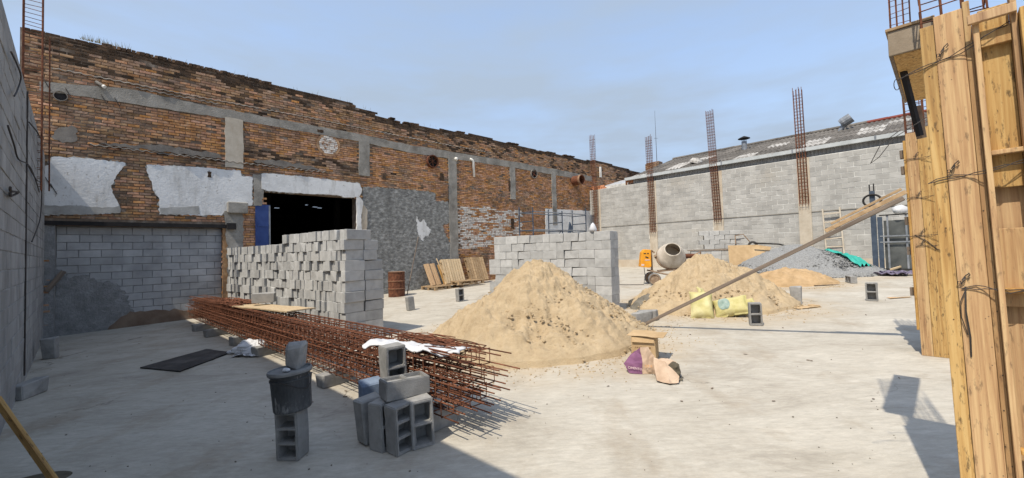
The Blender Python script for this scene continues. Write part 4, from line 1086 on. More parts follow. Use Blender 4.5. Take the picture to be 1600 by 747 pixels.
# heap of bent tie wire at the near end and at the far end
def wire_heap(loc, rx, ry, h_, n_, label, r=0.005):
    t = MB()
    for k in range(n_):
        a = random.uniform(0, 6.28); q = Vector((random.uniform(-rx, rx) * .7, random.uniform(-ry, ry) * .7, random.uniform(0, h_)))
        pts = []
        cr = random.uniform(0.06, 0.22)
        for i in range(9):
            aa = a + i * 0.7
            pts.append(q + Vector((math.cos(aa) * cr * 2.2, math.sin(aa) * cr * .45, random.uniform(-.01, .015))))
        t.tube(pts, r, 4, False)
    o = t.build('tie_wire', 'rust', None, loc); o.rotation_euler = (0, 0, angc)
    tag(o, label, 'wire'); o['kind'] = 'stuff'
wire_heap(onbundle(1.15, 0.30, 3 * CHT + 0.02), 0.30, 0.16, 0.03, 26, 'rusty tangle of tie wire on the near end of the rebar bundle')
wire_heap(onbundle(8.3, 0.3, 3 * CHT + 0.03), 1.0, 0.3, 0.05, 60, 'rusty tangle of bent rods on the far end of the rebar bundle', 0.007)
# spacer blocks under the bundle
SPL = [(0.95, 'grey spacer block under the near end of the rebar bundle'), (3.0, 'grey spacer block under the bundle, beside the bucket, with scraps on it'), (5.6, 'grey spacer block under the bundle by the white plastic bag'),
       (7.0, 'dark spacer block under the middle of the rebar bundle'), (8.6, 'dark spacer block under the bundle, second from the infilled opening'), (9.8, 'dark spacer block poking out below the far end of the rebar bundle')]
for k, (s_, lb) in enumerate(SPL):
    q = A0 + AD * s_ + AN * (0.02 if s_ > 8 else 0.12)
    o = put('concrete_block', piece_mesh('hollow_block', 0.38, 0.19, 0.155, 'block_loose', 0.01, k % 3, True), None, Vector((q.x, q.y, gz(q.x, q.y) + 0.078)), rot=TILT @ Quaternion((0, 0, 1), angc + R(90) + random.uniform(-.2, .2)))
    tag(o, lb, 'concrete block', 'spacer blocks under the rebar bundle')
q = A0 + AD * 3.0 - AN * 0.06
# plank, block and sacking lying on the bundle
def sheet(w_, l_, nx=24, ny=16, amp=0.03, sc=5.0, th=0.004, seed=0, sag=0.0, edge=0.0):
    mbx = MB(); V = []
    for s_ in (0, 1):
        for i in range(nx + 1):
            for j in range(ny + 1):
                u, v = i / nx - .5, j / ny - .5
                wob = 1 + edge * noise.noise(Vector((u * 6, v * 6, seed + 4)))
                x, y = u * w_ * wob, v * l_ * wob
                z = amp * noise.fractal(Vector((x * sc, y * sc, seed)), 0.8, 2.1, 4) - sag * (abs(v) * 2) ** 2 * (0.6 + 0.6 * noise.noise(Vector((x * 4, seed, 0))))
                V.append((x, y, z - s_ * th))
    k = (nx + 1) * (ny + 1); Fc = []
    for i in range(nx):
        for j in range(ny):
            a = i * (ny + 1) + j; q = (a, a + ny + 1, a + ny + 2, a + 1)
            Fc.append(q); Fc.append(tuple(x + k for x in reversed(q)))
    for i in range(nx):
        for j in (0, ny):
            a = i * (ny + 1) + j; Fc.append((a, a + ny + 1, a + ny + 1 + k, a + k))
    for j in range(ny):
        for i in (0, nx):
            a = i * (ny + 1) + j; Fc.append((a, a + 1, a + 1 + k, a + k))
    return mbx.add(V, Fc)
o = sheet(1.10, 0.24, 48, 20, 0.030, 6.5, 0.012, 3, 0.05, 0.07).build('white_sacking', 'plastic_white', None, onbundle(1.25, 0.12, 3 * CHT + 0.05), smooth=True)
o.rotation_euler = (0, 0, angc + R(18)); tag(o, 'crumpled white sacking thrown over the near end of the rebar bundle', 'sacking')
o = sheet(2.6, 0.45, 20, 6, 0.012, 1.5, 0.02, 5).build('pale_board', 'wood_pale', None, onbundle(6.2, 0.36, 3 * CHT + 0.06))
o.rotation_euler = (0, R(2), angc + R(3)); tag(o, 'long pale thin board lying on the rebar bundle', 'board')
q = onbundle(6.9, 0.46, 3 * CHT + 0.08)
o = put('concrete_block', piece_mesh('hollow_block', 0.39, 0.19, 0.19, 'block_loose', 0.008, 2, True), None, q + Vector((0, 0, 0.1)), rot=(0, 0, R(20)))
tag(o, 'single grey block lying on top of the far half of the rebar bundle', 'concrete block', GRPL)

# ------------------------------------------------------------------ sand heaps and gravel
def heap(name, label, cx, cy, rx, ry, H, seed, m, amp=0.05, rot=0.0, rings=90, seg=200, cat='sand heap', rough=1.0, power=1.0, top=0.10):
    V, Fc = [], []
    cr, sr = math.cos(rot), math.sin(rot)
    for i in range(rings + 1):
        rr = (i / rings) ** 0.9 * 1.12
        for j in range(seg):
            a = 2 * math.pi * j / seg
            wob = 1 + 0.10 * noise.noise(Vector((math.cos(a) * 1.6, math.sin(a) * 1.6, seed))) + 0.035 * noise.noise(Vector((math.cos(a) * 6, math.sin(a) * 6, seed + 3)))
            ux, uy = math.cos(a) * rr * wob, math.sin(a) * rr * wob
            x = cx + ux * rx * cr - uy * ry * sr; y = cy + ux * rx * sr + uy * ry * cr
            c0 = math.sqrt(rr * rr + top * top) - top
            h = H * max(-0.08, 1 - c0 / (1.0 - top * 0.4)) ** 1 if rr < 1.0 else -0.02 - 0.25 * (rr - 1)
            if h > 0: h = H * (h / H) ** power
            mask = max(0.0, min(1.0, (1.02 - rr) * 4))
            P_ = Vector((x * 1.0, y * 1.0, seed * 3.7))
            d = noise.fractal(P_ * 2.2, 0.75, 2.1, 8) * amp * 1.25
            cl = noise.noise(P_ * 6.0)
            d += amp * 0.55 * max(0, cl - 0.1) * (1 + noise.noise(P_ * 1.3))
            d += amp * 0.6 * abs(noise.noise(P_ * 13.0)) * max(0, 0.4 + noise.noise(P_ * 1.7 + Vector((5, 1, 2))))
            d -= amp * 0.5 * max(0, 0.12 - abs(noise.noise(P_ * 1.9 + Vector((9, 9, 0))))) * 8 * max(0, noise.noise(P_ * 0.8 + Vector((2, 7, 0))))
            d += 0.16 * H * noise.noise(P_ * 0.8 + Vector((3, 1, 4))) * min(1, rr * 2) * mask + 0.05 * H * noise.noise(P_ * 1.7 + Vector((8, 2, 4)))
            V.append((x, y, gz(x, y) + h + d * mask * rough))
    for i in range(rings):
        for j in range(seg):
            Fc.append((i * seg + j, i * seg + (j + 1) % seg, (i + 1) * seg + (j + 1) % seg, (i + 1) * seg + j))
    mbx = MB().add(V, Fc)
    o = mbx.build(name, m, None, smooth=True)
    tag(o, label, cat)
    return o
ICO = None
def stones(n_, fpos, r0, r1, m, name, parent=None, sq=0.7):
    phi = (1 + 5 ** .5) / 2
    iv = [Vector(v).normalized() for v in ((-1, phi, 0), (1, phi, 0), (-1, -phi, 0), (1, -phi, 0), (0, -1, phi), (0, 1, phi), (0, -1, -phi), (0, 1, -phi), (phi, 0, -1), (phi, 0, 1), (-phi, 0, -1), (-phi, 0, 1))]
    fc = [(0, 11, 5), (0, 5, 1), (0, 1, 7), (0, 7, 10), (0, 10, 11), (1, 5, 9), (5, 11, 4), (11, 10, 2), (10, 7, 6), (7, 1, 8), (3, 9, 4), (3, 4, 2), (3, 2, 6), (3, 6, 8), (3, 8, 9), (4, 9, 5), (2, 4, 11), (6, 2, 10), (8, 6, 7), (9, 8, 1)]
    mbx = MB()
    for k in range(n_):
        p = Vector(fpos()); r = random.uniform(r0, r1) * random.uniform(.7, 1)
        mm = rotm('Z', random.uniform(0, 6.3)) @ rotm('X', random.uniform(-.6, .6))
        sx, sy, sz = random.uniform(.7, 1.3), random.uniform(.7, 1.2), random.uniform(.5, 1) * sq / .7
        mbx.add([p + mm @ Vector((v.x * sx, v.y * sy, v.z * sz)) * r * random.uniform(.82, 1.15) for v in iv], fc)
    return mbx.build(name, m, parent, kind='stuff')
big = heap('sand_heap', 'largest heap of yellow sand in the middle of the yard', 0.42, 7.2, 1.92, 1.84, 1.26, 2, 'sand', 0.10, 0.3, 180, 420)
def cone(cx, cy, rx, ry, H, lo=0.1, hi=1.12, rot=0):
    def f():
        a = random.uniform(0, 6.283); r = math.sqrt(random.uniform(lo * lo, hi * hi))
        ux, uy = math.cos(a) * r * rx, math.sin(a) * r * ry
        x = cx + ux * math.cos(rot) - uy * math.sin(rot); y = cy + ux * math.sin(rot) + uy * math.cos(rot)
        return (x, y, gz(x, y) + max(0.0, H * (1 - max(0, math.sqrt(r * r + .01) - .1) / .96)) + 0.004)
    return f
stones(1500, cone(0.42, 7.2, 1.88, 1.80, 1.25, 0.15, 1.08, .3), 0.008, 0.030, 'sand', 'sand_clods', big)
h2 = heap('sand_heap', 'medium sand heap behind the yellow sacks beside the cement mixer', 4.45, 9.35, 1.72, 1.5, 1.10, 7, 'sand', 0.11, 0.0, 140, 320)
stones(800, cone(4.45, 9.35, 1.7, 1.5, 1.09, 0.2, 1.1), 0.012, 0.035, 'sand', 'sand_clods', h2)
h3 = heap('sand_heap', 'low orange sand patch in front of the gravel heap', 7.95, 12.0, 1.3, 0.75, 0.42, 12, 'sand_orange', 0.07, -0.2, 70, 160, power=0.7)
grv = heap('gravel_heap', 'long heap of grey gravel beside the far block wall', 10.0, 14.4, 2.35, 1.45, 1.02, 21, 'gravel', 0.06, -0.55, 70, 160, cat='gravel heap', power=0.85)
gc = cone(10.0, 14.4, 2.3, 1.42, 0.99, 0.0, 1.10, -.55)
def gpos():
    x, y, z = gc()
    h = z - gz(x, y) - 0.004
    return (x, y, gz(x, y) + (0.99 * (h / 0.99) ** 0.85 if h > 0 else 0) + random.uniform(-.01, .03))
stones(5200, gpos, 0.022, 0.042, 'gravel', 'gravel_stones', grv)
dh = heap('soil_heap', 'small dark damp soil heap between the block stack and the sand', 3.05, 9.35, 0.42, 0.36, 0.30, 31, 'damp_soil', 0.05, 0, 40, 90, cat='soil heap')
def apron():
    cx, cy, rx = random.choice(((0.42, 7.2, 1.9), (0.42, 7.2, 1.9), (4.45, 9.35, 1.65), (7.95, 12.0, 1.1)))
    a = random.uniform(0, 6.283); r = rx * (0.98 + abs(random.gauss(0, 0.17)))
    x, y = cx + math.cos(a) * r, cy + math.sin(a) * r
    return (x, y, gz(x, y) + .004)
stones(2600, apron, 0.004, 0.016, 'sand', 'sand_crumbs')
tag(bpy.data.objects['sand_crumbs'], 'crumbs of sand scattered on the concrete floor round the heaps', 'crumbs')
stones(120, lambda: (lambda p: (p.x, p.y, p.z + .003))(at(random.uniform(60, 1400), random.uniform(540, 740))), 0.003, 0.009, 'damp_soil', 'grit')
tag(bpy.data.objects['grit'], 'fine dark grit scattered over the concrete floor', 'grit')

# ------------------------------------------------------------------ small block stack and tipped wheelbarrow at the back
p0 = at(1093, 421)
SB = Vector((p0.x - 0.1, p0.y + 2.2))
SB = Vector((8.25, 17.6)); sx = Vector((0.9, -0.3)).normalized(); sa = math.atan2(sx.y, sx.x); sy = Vector((-sx.y, sx.x))
mass = MB()
zt = 2.27
cols_ = [BL + .01] * 4
z_ = zt
for c_ in range(8):
    gap = 0.07 if c_ == 4 else 0.0
    z_ -= 0.192 + gap
    for k in range(4):
        if c_ == 0 and k == 3: pass
        for row in range(2):
            q = SB + sx * (k * 0.395 + (0.19 if c_ % 2 else 0) * (c_ < 4) - 0.35 * (c_ > 3)) + sy * (row * 0.2)
            pz = Vector((q.x, q.y, z_ + 0.096))
            if row == 0 and c_ < 4:
                me = piece_mesh('concrete_block', 0.385, 0.192, 0.188, 'block_new', 0.006, k, True)
                o = put('concrete_block', me, None, pz, rot=(0, 0, sa + random.uniform(-.03, .03)))
                tag(o, f'grey block, {ordn(c_ + 1)} course from top, {ordn(k + 1)} along, far pallet stack by the wheelbarrow', 'concrete block', 'concrete blocks on the far pallet stack')
            else: mass.box(pz, (0.385, 0.192, 0.188), rotm('Z', sa))
o = mass.build('stacked_blocks', 'block_mass'); o['kind'] = 'stuff'
tag(o, 'hidden grey blocks of the far pallet stack by the wheelbarrow', 'blocks')
zp = zt - 5 * 0.192 - 0.07 + 0.192
t = thing('pallet', 'thin dark pallet between the layers of the far block stack', 'pallet', Vector((SB.x + sx.x * 0.3, SB.y + sx.y * .3, zt - 4 * 0.192 - 0.04)), sa)
for k in range(4): MB().bx(-0.95, 1.05, -0.12 + k * 0.12, -0.04 + k * 0.12, -0.025, 0.025).build('slat', 'wood_grey', t)
# cement-spattered wheelbarrow tipped up against the stack
wbp = Vector((9.35, 16.6))
t = thing('wheelbarrow', 'rusty brown wheelbarrow tipped against the far pallet stack', 'wheelbarrow', Vector((wbp.x, wbp.y, gz(*wbp))), sa)
V = [(-.55, -.2, .05), (.1, -.2, .35), (.9, -.05, .75), (1.0, .0, .95), (.5, .1, 1.05), (-.55, 0.0, 1.05), (-.45, .25, .1), (.1, .28, .4), (.8, .3, .8), (.9, .3, .93), (.45, .35, 1.0), (-.45, .3, 1.0)]
MB().add(V, [(0, 1, 7, 6), (1, 2, 8, 7), (2, 3, 9, 8), (3, 4, 10, 9), (4, 5, 11, 10), (5, 0, 6, 11), (0, 5, 4, 3, 2, 1), (6, 7, 8, 9, 10, 11)]).build('tray', 'cardboard', t)
MB().tube([(.35, -.15, 1.12), (1.2, -.25, 1.05), (1.75, -.3, .86)], 0.028, 8).build('handle', 'black_steel', t)
MB().tube([(.9, -.28, .55), (1.3, -.28, .72), (1.75, -.3, .86)], 0.03, 8).build('handle', 'black_steel', t)
MB().tube([(-.2, 0.35, 1.1), (-.2, .4, 1.45), (.1, .4, 1.5), (.35, .4, 1.15)], 0.022, 6).build('leg', 'mixer_frame', t)
wh = MB(); wh.lathe([(.10, -.04), (.17, -.05), (.19, 0), (.17, .05), (.10, .04)], 18, rotm('X', R(90)) , (.42, .35, 1.02)); wh.build('wheel', 'tyre', t)

# ------------------------------------------------------------------ cement mixer
mp_ = at(1020, 444)
t = thing('cement_mixer', 'cement mixer with dusty beige drum and orange motor housing', 'cement mixer', Vector((mp_.x, mp_.y, gz(mp_.x, mp_.y))), R(-8))
D_ = Vector((-0.05, -0.80, 0.52)).normalized()
Mq = D_.to_track_quat('Z', 'Y').to_matrix()
dc = Vector((0.62, 0.0, 0.92))
MB().lathe([(0.001, -0.40), (0.22, -0.40), (0.34, -0.30), (0.455, -0.06), (0.46, 0.04), (0.40, 0.20), (0.26, 0.38), (0.25, 0.44), (0.232, 0.44), (0.24, 0.37), (0.37, 0.19), (0.43, 0.03), (0.42, -0.05), (0.001, -0.36)], 32, Mq, dc).build('drum', 'mixer_drum', t, smooth=True)
MB().lathe([(0.458, -0.075), (0.485, -0.07), (0.485, -0.02), (0.458, -0.015)], 32, Mq, dc).build('ring_gear', 'mixer_frame', t)
for k in range(3):
    a = k * 2.09
    pts = [dc + Mq @ Vector((math.cos(a + .5 * i) * (0.40 - .05 * i), math.sin(a + .5 * i) * (0.40 - .05 * i), -0.1 + .1 * i)) for i in range(4)]
    MB().tube(pts, 0.02, 6).build('mixing_paddle', 'mixer_frame', t)
hb = [(-0.42, 0.60), (-0.12, 0.56), (-0.06, 0.60), (-0.06, 1.16), (-0.26, 1.18), (-0.36, 1.08)]
hs = MB().prism(hb, -0.22, 0.18).build('motor_housing', 'mixer_orange', t, bevel=0.02)
MB().box((-0.26, -0.223, 1.04), (0.08, 0.01, 0.03)).build('vent_slot', 'black_steel', hs)
MB().box((-0.16, -0.223, 1.04), (0.05, 0.01, 0.03)).build('vent_slot', 'black_steel', hs)
MB().box((-0.20, -0.223, 0.91), (0.10, 0.01, 0.04), rotm('Y', R(25))).build('vent_slot', 'black_steel', hs)
MB().box((-0.19, -0.223, 0.82), (0.16, 0.008, 0.028)).build('maker_plate', 'print_pale', hs)
MB().box((-0.34, -0.223, 0.66), (0.09, 0.008, 0.06)).build('maker_plate', 'print_pale', hs)
MB().tube([(-0.02, -0.05, 0.42), (-0.02, 0.0, 1.15), (0.10, 0.0, 1.05)], 0.035, 8).build('yoke_post', 'mixer_frame', t)
MB().tube([(0.10, 0, 0.95), (0.3, 0.3, 0.75), (0.75, 0.42, 0.62), (1.15, 0.2, 0.86), (1.3, 0, 0.92)], 0.045, 8).build('yoke', 'mixer_frame', t)
MB().tube([(1.06, 0, 0.92), (1.42, 0.0, 0.92)], 0.075, 10).build('tilt_bearing', 'rust', t)
MB().tube([(1.32, -0.15, 0.95), (1.5, -0.18, 1.05), (1.55, -0.1, 0.8)], 0.02, 6).build('tilt_wheel', 'rust_light', t)
for (a, b) in (((-0.12, -0.30, 0.46), (1.35, -0.42, 0.10)), ((-0.12, 0.30, 0.46), (1.35, 0.42, 0.10)), ((-0.02, -0.3, 0.45), (-0.02, 0.3, 0.45)), ((0.45, -0.34, 0.32), (0.45, 0.34, 0.32)), ((0.9, -0.36, 0.22), (1.35, -0.42, 0.6)), ((0.62, -0.33, 0.5), (0.7, -0.36, 0.03))):
    MB().tube([a, b], 0.026, 7).build('frame_tube', 'mixer_frame', t)
MB().box((0.55, 0.0, 0.47), (0.7, 0.5, 0.04), rotm('Y', R(-6))).build('chute', 'mixer_frame', t)
for y_ in (-0.33, 0.36):
    wl = MB().lathe([(0.001, -0.03), (0.03, -0.05), (0.035, -0.03), (0.14, -0.025), (0.145, -0.05), (0.175, -0.05), (0.195, -0.03), (0.195, 0.03), (0.175, 0.05), (0.145, 0.05), (0.14, 0.025), (0.001, 0.03)], 24, rotm('X', R(90)), (0.0, y_, 0.19)).build('wheel', 'mixer_frame', t)
    MB().lathe([(0.176, -0.055), (0.20, -0.035), (0.20, 0.035), (0.176, 0.055)], 24, rotm('X', R(90)), (0.0, y_, 0.19)).build('tyre', 'rubber', wl)
MB().tube([(0, -.33, .19), (0, .36, .19)], 0.02, 6).build('axle', 'mixer_frame', t)
MB().tube([(-.3, -.2, .58), (-.28, -.22, .3), (-.34, -.3, .02), (-.9, -.2, .01), (-1.6, .3, .01)], 0.011, 5).build('power_cord', 'wire', t)

# ------------------------------------------------------------------ sacks
def pillow(w_, l_, h_, seed=0, nx=26, ny=20, amp=0.03, flat=0.0):
    V = []; Fc = []
    for s_ in (1, -1):
        for i in range(nx + 1):
            for j in range(ny + 1):
                u, v = i / nx * 2 - 1, j / ny * 2 - 1
                e = max(0.0, (1 - u ** 4)) ** .5 * max(0.0, (1 - v ** 4)) ** .6
                pinch = 1 - 0.10 * (1 - abs(u)) * abs(v) ** 3
                x = u * w_ / 2 * (1 - 0.08 * (1 - v * v)); y = v * l_ / 2 * (1 - 0.08 * (1 - u * u))
                n_ = noise.fractal(Vector((x * 4, y * 4, seed + s_ * 2)), 0.9, 2, 4) * amp
                z = s_ * (e * h_ / 2) * (1 if s_ > 0 else (1 - flat)) + n_ * (0.35 + e) + 0.15 * amp * math.sin(x * 35 + seed) * (1 - e)
                V.append((x, y, z))
    k = (nx + 1) * (ny + 1)
    for i in range(nx):
        for j in range(ny):
            a = i * (ny + 1) + j; q = (a, a + ny + 1, a + ny + 2, a + 1)
            Fc.append(q); Fc.append(tuple(x + k for x in reversed(q)))
    for i in range(nx):
        for j in (0, ny):
            a = i * (ny + 1) + j; Fc.append((a, a + ny + 1, a + ny + 1 + k, a + k))
    for j in range(ny):
        for i in (0, nx):
            a = i * (ny + 1) + j; Fc.append((a, a + 1, a + 1 + k, a + k))
    return MB().add(V, Fc)
p = at(1097, 498)
t = thing('sand_sack', 'pale yellow woven sack slumped upright against the sand heap', 'sack', p + Vector((0, 0, -0.02)), face_to(p))
o = pillow(0.42, 0.60, 0.26, 3).build('sack_body', 'sack_yellow', t, (0, 0.20, 0.24), smooth=True); o.rotation_euler = (R(58), 0, R(4))
o = pillow(0.16, 0.20, 0.06, 8).build('sack_mouth', 'sack_yellow', t, (0.0, 0.38, 0.50), smooth=True); o.rotation_euler = (R(40), R(20), R(30))
p = at(1143, 497)
t = thing('sand_sack', 'yellow woven sack lying on its side with a green printed patch', 'sack', p + Vector((0, 0, -0.01)), face_to(p))
sq = Matrix.Rotation(R(-14), 3, 'Y') @ Matrix.Rotation(R(52), 3, 'X')
o = pillow(0.62, 0.40, 0.26, 5).build('sack_body', 'sack_yellow', t, (0.0, 0.17, 0.19), smooth=True); o.rotation_mode = 'QUATERNION'; o.rotation_quaternion = sq.to_quaternion()
# printed patch follows the sack's bulge
V = []; Fc = []
for i in range(13):
    for j in range(11):
        a = i / 12 * 2 - 1; b = j / 10 * 2 - 1
        rr_ = 1.0
        u = -0.35 + a * 0.36 * math.sqrt(max(0, 1 - b * b * .75)); v = 0.12 + b * 0.62
        e = max(0.0, (1 - u ** 4)) ** .5 * max(0.0, (1 - v ** 4)) ** .6
        x = u * .31 * (1 - 0.08 * (1 - v * v)); y = v * .20 * (1 - 0.08 * (1 - u * u))
        n_ = noise.fractal(Vector((x * 4, y * 4, 7)), 0.9, 2, 4) * .03
        V.append((x, y, e * .13 + n_ * (.35 + e) + .15 * .03 * math.sin(x * 35 + 5) * (1 - e) + .008))
for i in range(12):
    for j in range(10): Fc.append((i * 11 + j, (i + 1) * 11 + j, (i + 1) * 11 + j + 1, i * 11 + j + 1))
o = MB().add(V, Fc).build('printed_patch', 'sack_print', t, (0.0, 0.17, 0.19), smooth=True); o.rotation_mode = 'QUATERNION'; o.rotation_quaternion = sq.to_quaternion()
o = pillow(0.14, 0.12, 0.05, 9).build('sack_mouth', 'sack_yellow', t, (0.32, 0.22, 0.30), smooth=True); o.rotation_euler = (R(50), R(-25), 0)
# torn paper bags in front
p = at(1001, 582)
t = thing('cement_bag', 'crumpled paper cement bag with purple print in front of the carton', 'paper bag', p, face_to(p))
def lump(rx, ry, rz, seed, n1=22, n2=12, amp=0.16, sc=5.0, flatb=True):
    V, Fc = [], []
    for i in range(n2 + 1):
        ph = math.pi * i / n2 - math.pi / 2
        for j in range(n1):
            a = 2 * math.pi * j / n1
            d = Vector((math.cos(a) * math.cos(ph), math.sin(a) * math.cos(ph), math.sin(ph)))
            k = 1 + amp * (noise.noise(d * 1.7 + Vector((seed, 0, 0))) + .5 * abs(noise.noise(d * sc + Vector((0, seed, 0)))) * 1.6)
            V.append((d.x * rx * k, d.y * ry * k, max(-0.9 * rz, d.z * rz * k)))
    for i in range(n2):
        for j in range(n1): Fc.append((i * n1 + j, i * n1 + (j + 1) % n1, (i + 1) * n1 + (j + 1) % n1, (i + 1) * n1 + j))
    return MB().add(V, Fc)
a_ = MB()
# faceted crumpled bag built as two adjoining faces of paper, purple and plain
K = [Vector(v) for v in ((-0.20, -0.02, 0.10), (-0.14, -0.06, 0.0), (0.02, -0.07, 0.0), (0.0, 0.0, 0.29), (0.03, -0.06, 0.13), (-0.10, 0.02, 0.20), (0.17, -0.04, 0.0), (0.16, 0.0, 0.20), (0.09, 0.02, 0.30), (0.12, 0.16, 0.02), (-0.12, 0.16, 0.02), (0.0, 0.13, 0.22))]
def crumple(vs, fs, name, m, lv=3, amp=0.016, seed=0):
    bm = bmesh.new(); B = [bm.verts.new(v) for v in vs]
    for f in fs: bm.faces.new([B[i] for i in f])
    bmesh.ops.triangulate(bm, faces=bm.faces)
    bmesh.ops.subdivide_edges(bm, edges=bm.edges, cuts=lv, use_grid_fill=True)
    bmesh.ops.delete(bm, geom=[v for v in bm.verts if not v.link_faces], context='VERTS')
    for v in bm.verts:
        q = v.co.copy()
        v.co += (noise.noise_vector(q * 13 + Vector((seed, 0, 0))) * amp + noise.noise_vector(q * 34) * amp * .5)
        v.co.z = max(0.003, v.co.z)
    me = bpy.data.meshes.new(name); bm.to_mesh(me); bm.free(); me.materials.append(MATS[m])
    return me
put('printed_side', crumple(K, [(0, 1, 2, 4), (0, 4, 3, 5)], 'printed_side', 'paper_purple'), t)
put('plain_side', crumple(K, [(2, 6, 7, 4), (4, 7, 8, 3), (6, 9, 7), (7, 9, 11, 8), (8, 11, 3)], 'plain_side', 'paper_brown'), t)
put('back_side', crumple(K, [(0, 10, 1), (0, 5, 10), (5, 3, 11, 10), (10, 11, 9), (1, 10, 9, 6, 2)], 'back_side', 'paper_brown', 2), t)
def text(body, size, m, parent, loc, rot, name='lettering', ex=0.001):
    c = bpy.data.curves.new(name, 'FONT'); c.body = body; c.size = size; c.align_x = 'CENTER'; c.align_y = 'CENTER'; c.extrude = ex
    o = bpy.data.objects.new(name, c); COL.objects.link(o); c.materials.append(MATS[m])
    dg = bpy.context.evaluated_depsgraph_get()
    me = bpy.data.meshes.new_from_object(o.evaluated_get(dg)); bpy.data.objects.remove(o)
    return put(name, me, parent, loc, rot=rot)
text('CIMENTO', 0.036, 'print_pale', t, (-0.062, -0.080, 0.066), (R(80), R(3), R(-8)))
text('CP II', 0.040, 'print_orange', t, (0.09, -0.083, 0.10), (R(80), R(0), R(4)))
p = at(1040, 598)
t = thing('cement_bag', 'torn open brown paper bag spilling hardened cement beside the purple one', 'paper bag', p, face_to(p))
K2 = [Vector(v) for v in ((-0.12, 0.22, 0.22), (-0.09, -0.02, 0.02), (0.04, -0.08, 0.015), (0.13, -0.04, 0.02), (0.14, 0.05, 0.07), (0.0, 0.14, 0.19), (-0.12, 0.25, 0.02), (0.10, 0.16, 0.01))]
put('paper_flap', crumple(K2, [(0, 1, 2, 3, 4, 5), (0, 6, 1), (0, 5, 7, 6), (5, 4, 7), (4, 3, 7)], 'paper_flap', 'paper_brown', 3, 0.014, 4), t)
lump(0.13, 0.10, 0.11, 2).build('bag_mouth', 'paper_brown', t, (0.02, 0.24, 0.09))
lump(0.07, 0.06, 0.08, 6, amp=.3).build('hardened_lump', 'brown_dark', t, (0.09, 0.16, 0.10))
stones(24, lambda: (random.uniform(.05, .18), random.uniform(0, .22), random.uniform(.0, .03)), 0.008, 0.02, 'damp_soil', 'cement_crumbs', t)

# ------------------------------------------------------------------ carton, hose coil
p = at(1009, 559)
t = thing('cardboard_box', 'open brown cardboard box with its lid flap lying across the top', 'cardboard box', p, face_to(p, R(-10)), tilt=True)
W_, D2, H_ = 0.30, 0.26, 0.30
MB().bx(-W_ / 2, W_ / 2, -D2 / 2, -D2 / 2 + .006, 0, H_).build('side', 'cardboard', t)
MB().bx(-W_ / 2, W_ / 2, D2 / 2 - .006, D2 / 2, 0, H_).build('side', 'cardboard', t)
MB().bx(-W_ / 2, -W_ / 2 + .006, -D2 / 2 + .007, D2 / 2 - .007, 0, H_).build('side', 'cardboard', t)
MB().bx(W_ / 2 - .006, W_ / 2, -D2 / 2 + .007, D2 / 2 - .007, 0, H_).build('side', 'cardboard', t)
MB().bx(-W_ / 2 + .007, W_ / 2 - .007, -D2 / 2 + .007, D2 / 2 - .007, 0, .006).build('bottom', 'cardboard', t)
o = sheet(0.46, 0.30, 14, 8, 0.012, 5, 0.006, 9).build('flap', 'cardboard', t, (0.04, 0.0, H_ + .022)); o.rotation_euler = (R(2), R(1), R(-4))
o = sheet(0.28, 0.07, 8, 3, 0.004, 5, 0.004, 2).build('flap', 'cardboard', t, (0.0, -D2 / 2 - .01, H_ - .03)); o.rotation_euler = (R(68), 0, 0)
rr_ = random.Random(4)
for k in range(9):
    MB().bx(-.10 + k * .022, -.10 + k * .022 + rr_.uniform(.008, .017), -D2 / 2 - .0035, -D2 / 2 - .001, .158, .158 + rr_.uniform(.012, .022)).build('printed_mark', 'print_dark', t)
p = at(976, 545)
t = thing('rubber_hose', 'short grey rubber hose bent into a loop beside the carton', 'hose', p, face_to(p), tilt=True)
MB().tube([(0.12, -0.02, .035), (0.02, -.03, .035), (-.07, .0, .04), (-.10, .06, .06), (-.05, .14, .09), (.06, .20, .11), (.14, .22, .11)], 0.034, 10).build('hose_tube', 'rubber', t, smooth=True)

# ------------------------------------------------------------------ leaning timber prop from the floor to the formwork
F2O = Vector((4.88, 4.96)); F1O = Vector((2.13, 2.00))
VF = RWF.u; VN = RWF.v        # VN points away from the yard's near-left side
pa = at(1004, 510); pa.z += 0.02
pb = Vector((4.79, 4.98, 2.13))
def timber(name, a, b, w_, h_, m, parent=None, roll=0.0, bevel=0.0):
    a, b = Vector(a), Vector(b); d = b - a
    q = d.to_track_quat('Z', 'X').to_matrix() @ rotm('Z', roll)
    mbx = MB().box((0, 0, d.length / 2), (w_, h_, d.length))
    o = mbx.build(name, m, parent, a, bevel=bevel); o.rotation_mode = 'QUATERNION'; o.rotation_quaternion = q.to_quaternion()
    return o
o = timber('timber_prop', pa, pb, 0.05, 0.075, 'wood_grey', bevel=0.004)
tag(o, 'long grey timber prop leaning from the floor up to the formwork', 'timber')
d_ = (pb - pa).normalized()
a_ = pa + d_ * ((pb - pa).length * 0.775) + Vector((0, 0, 0.068)); b_ = pb + d_ * 0.02 + Vector((0.01, 0, 0.068))
o = timber('plank', a_, b_, 0.05, 0.03, 'wood_pallet', bevel=0.003)
tag(o, 'short pale plank laid on the upper end of the leaning timber prop', 'plank')
o = timber('plank', a_ + Vector((-.03, .03, .038)) + d_ * .12, b_ + Vector((-.03, .03, .038)), 0.03, 0.025, 'wood_pallet', bevel=0.003)
tag(o, 'narrow yellow batten on top of the pale plank, against the formwork', 'plank')

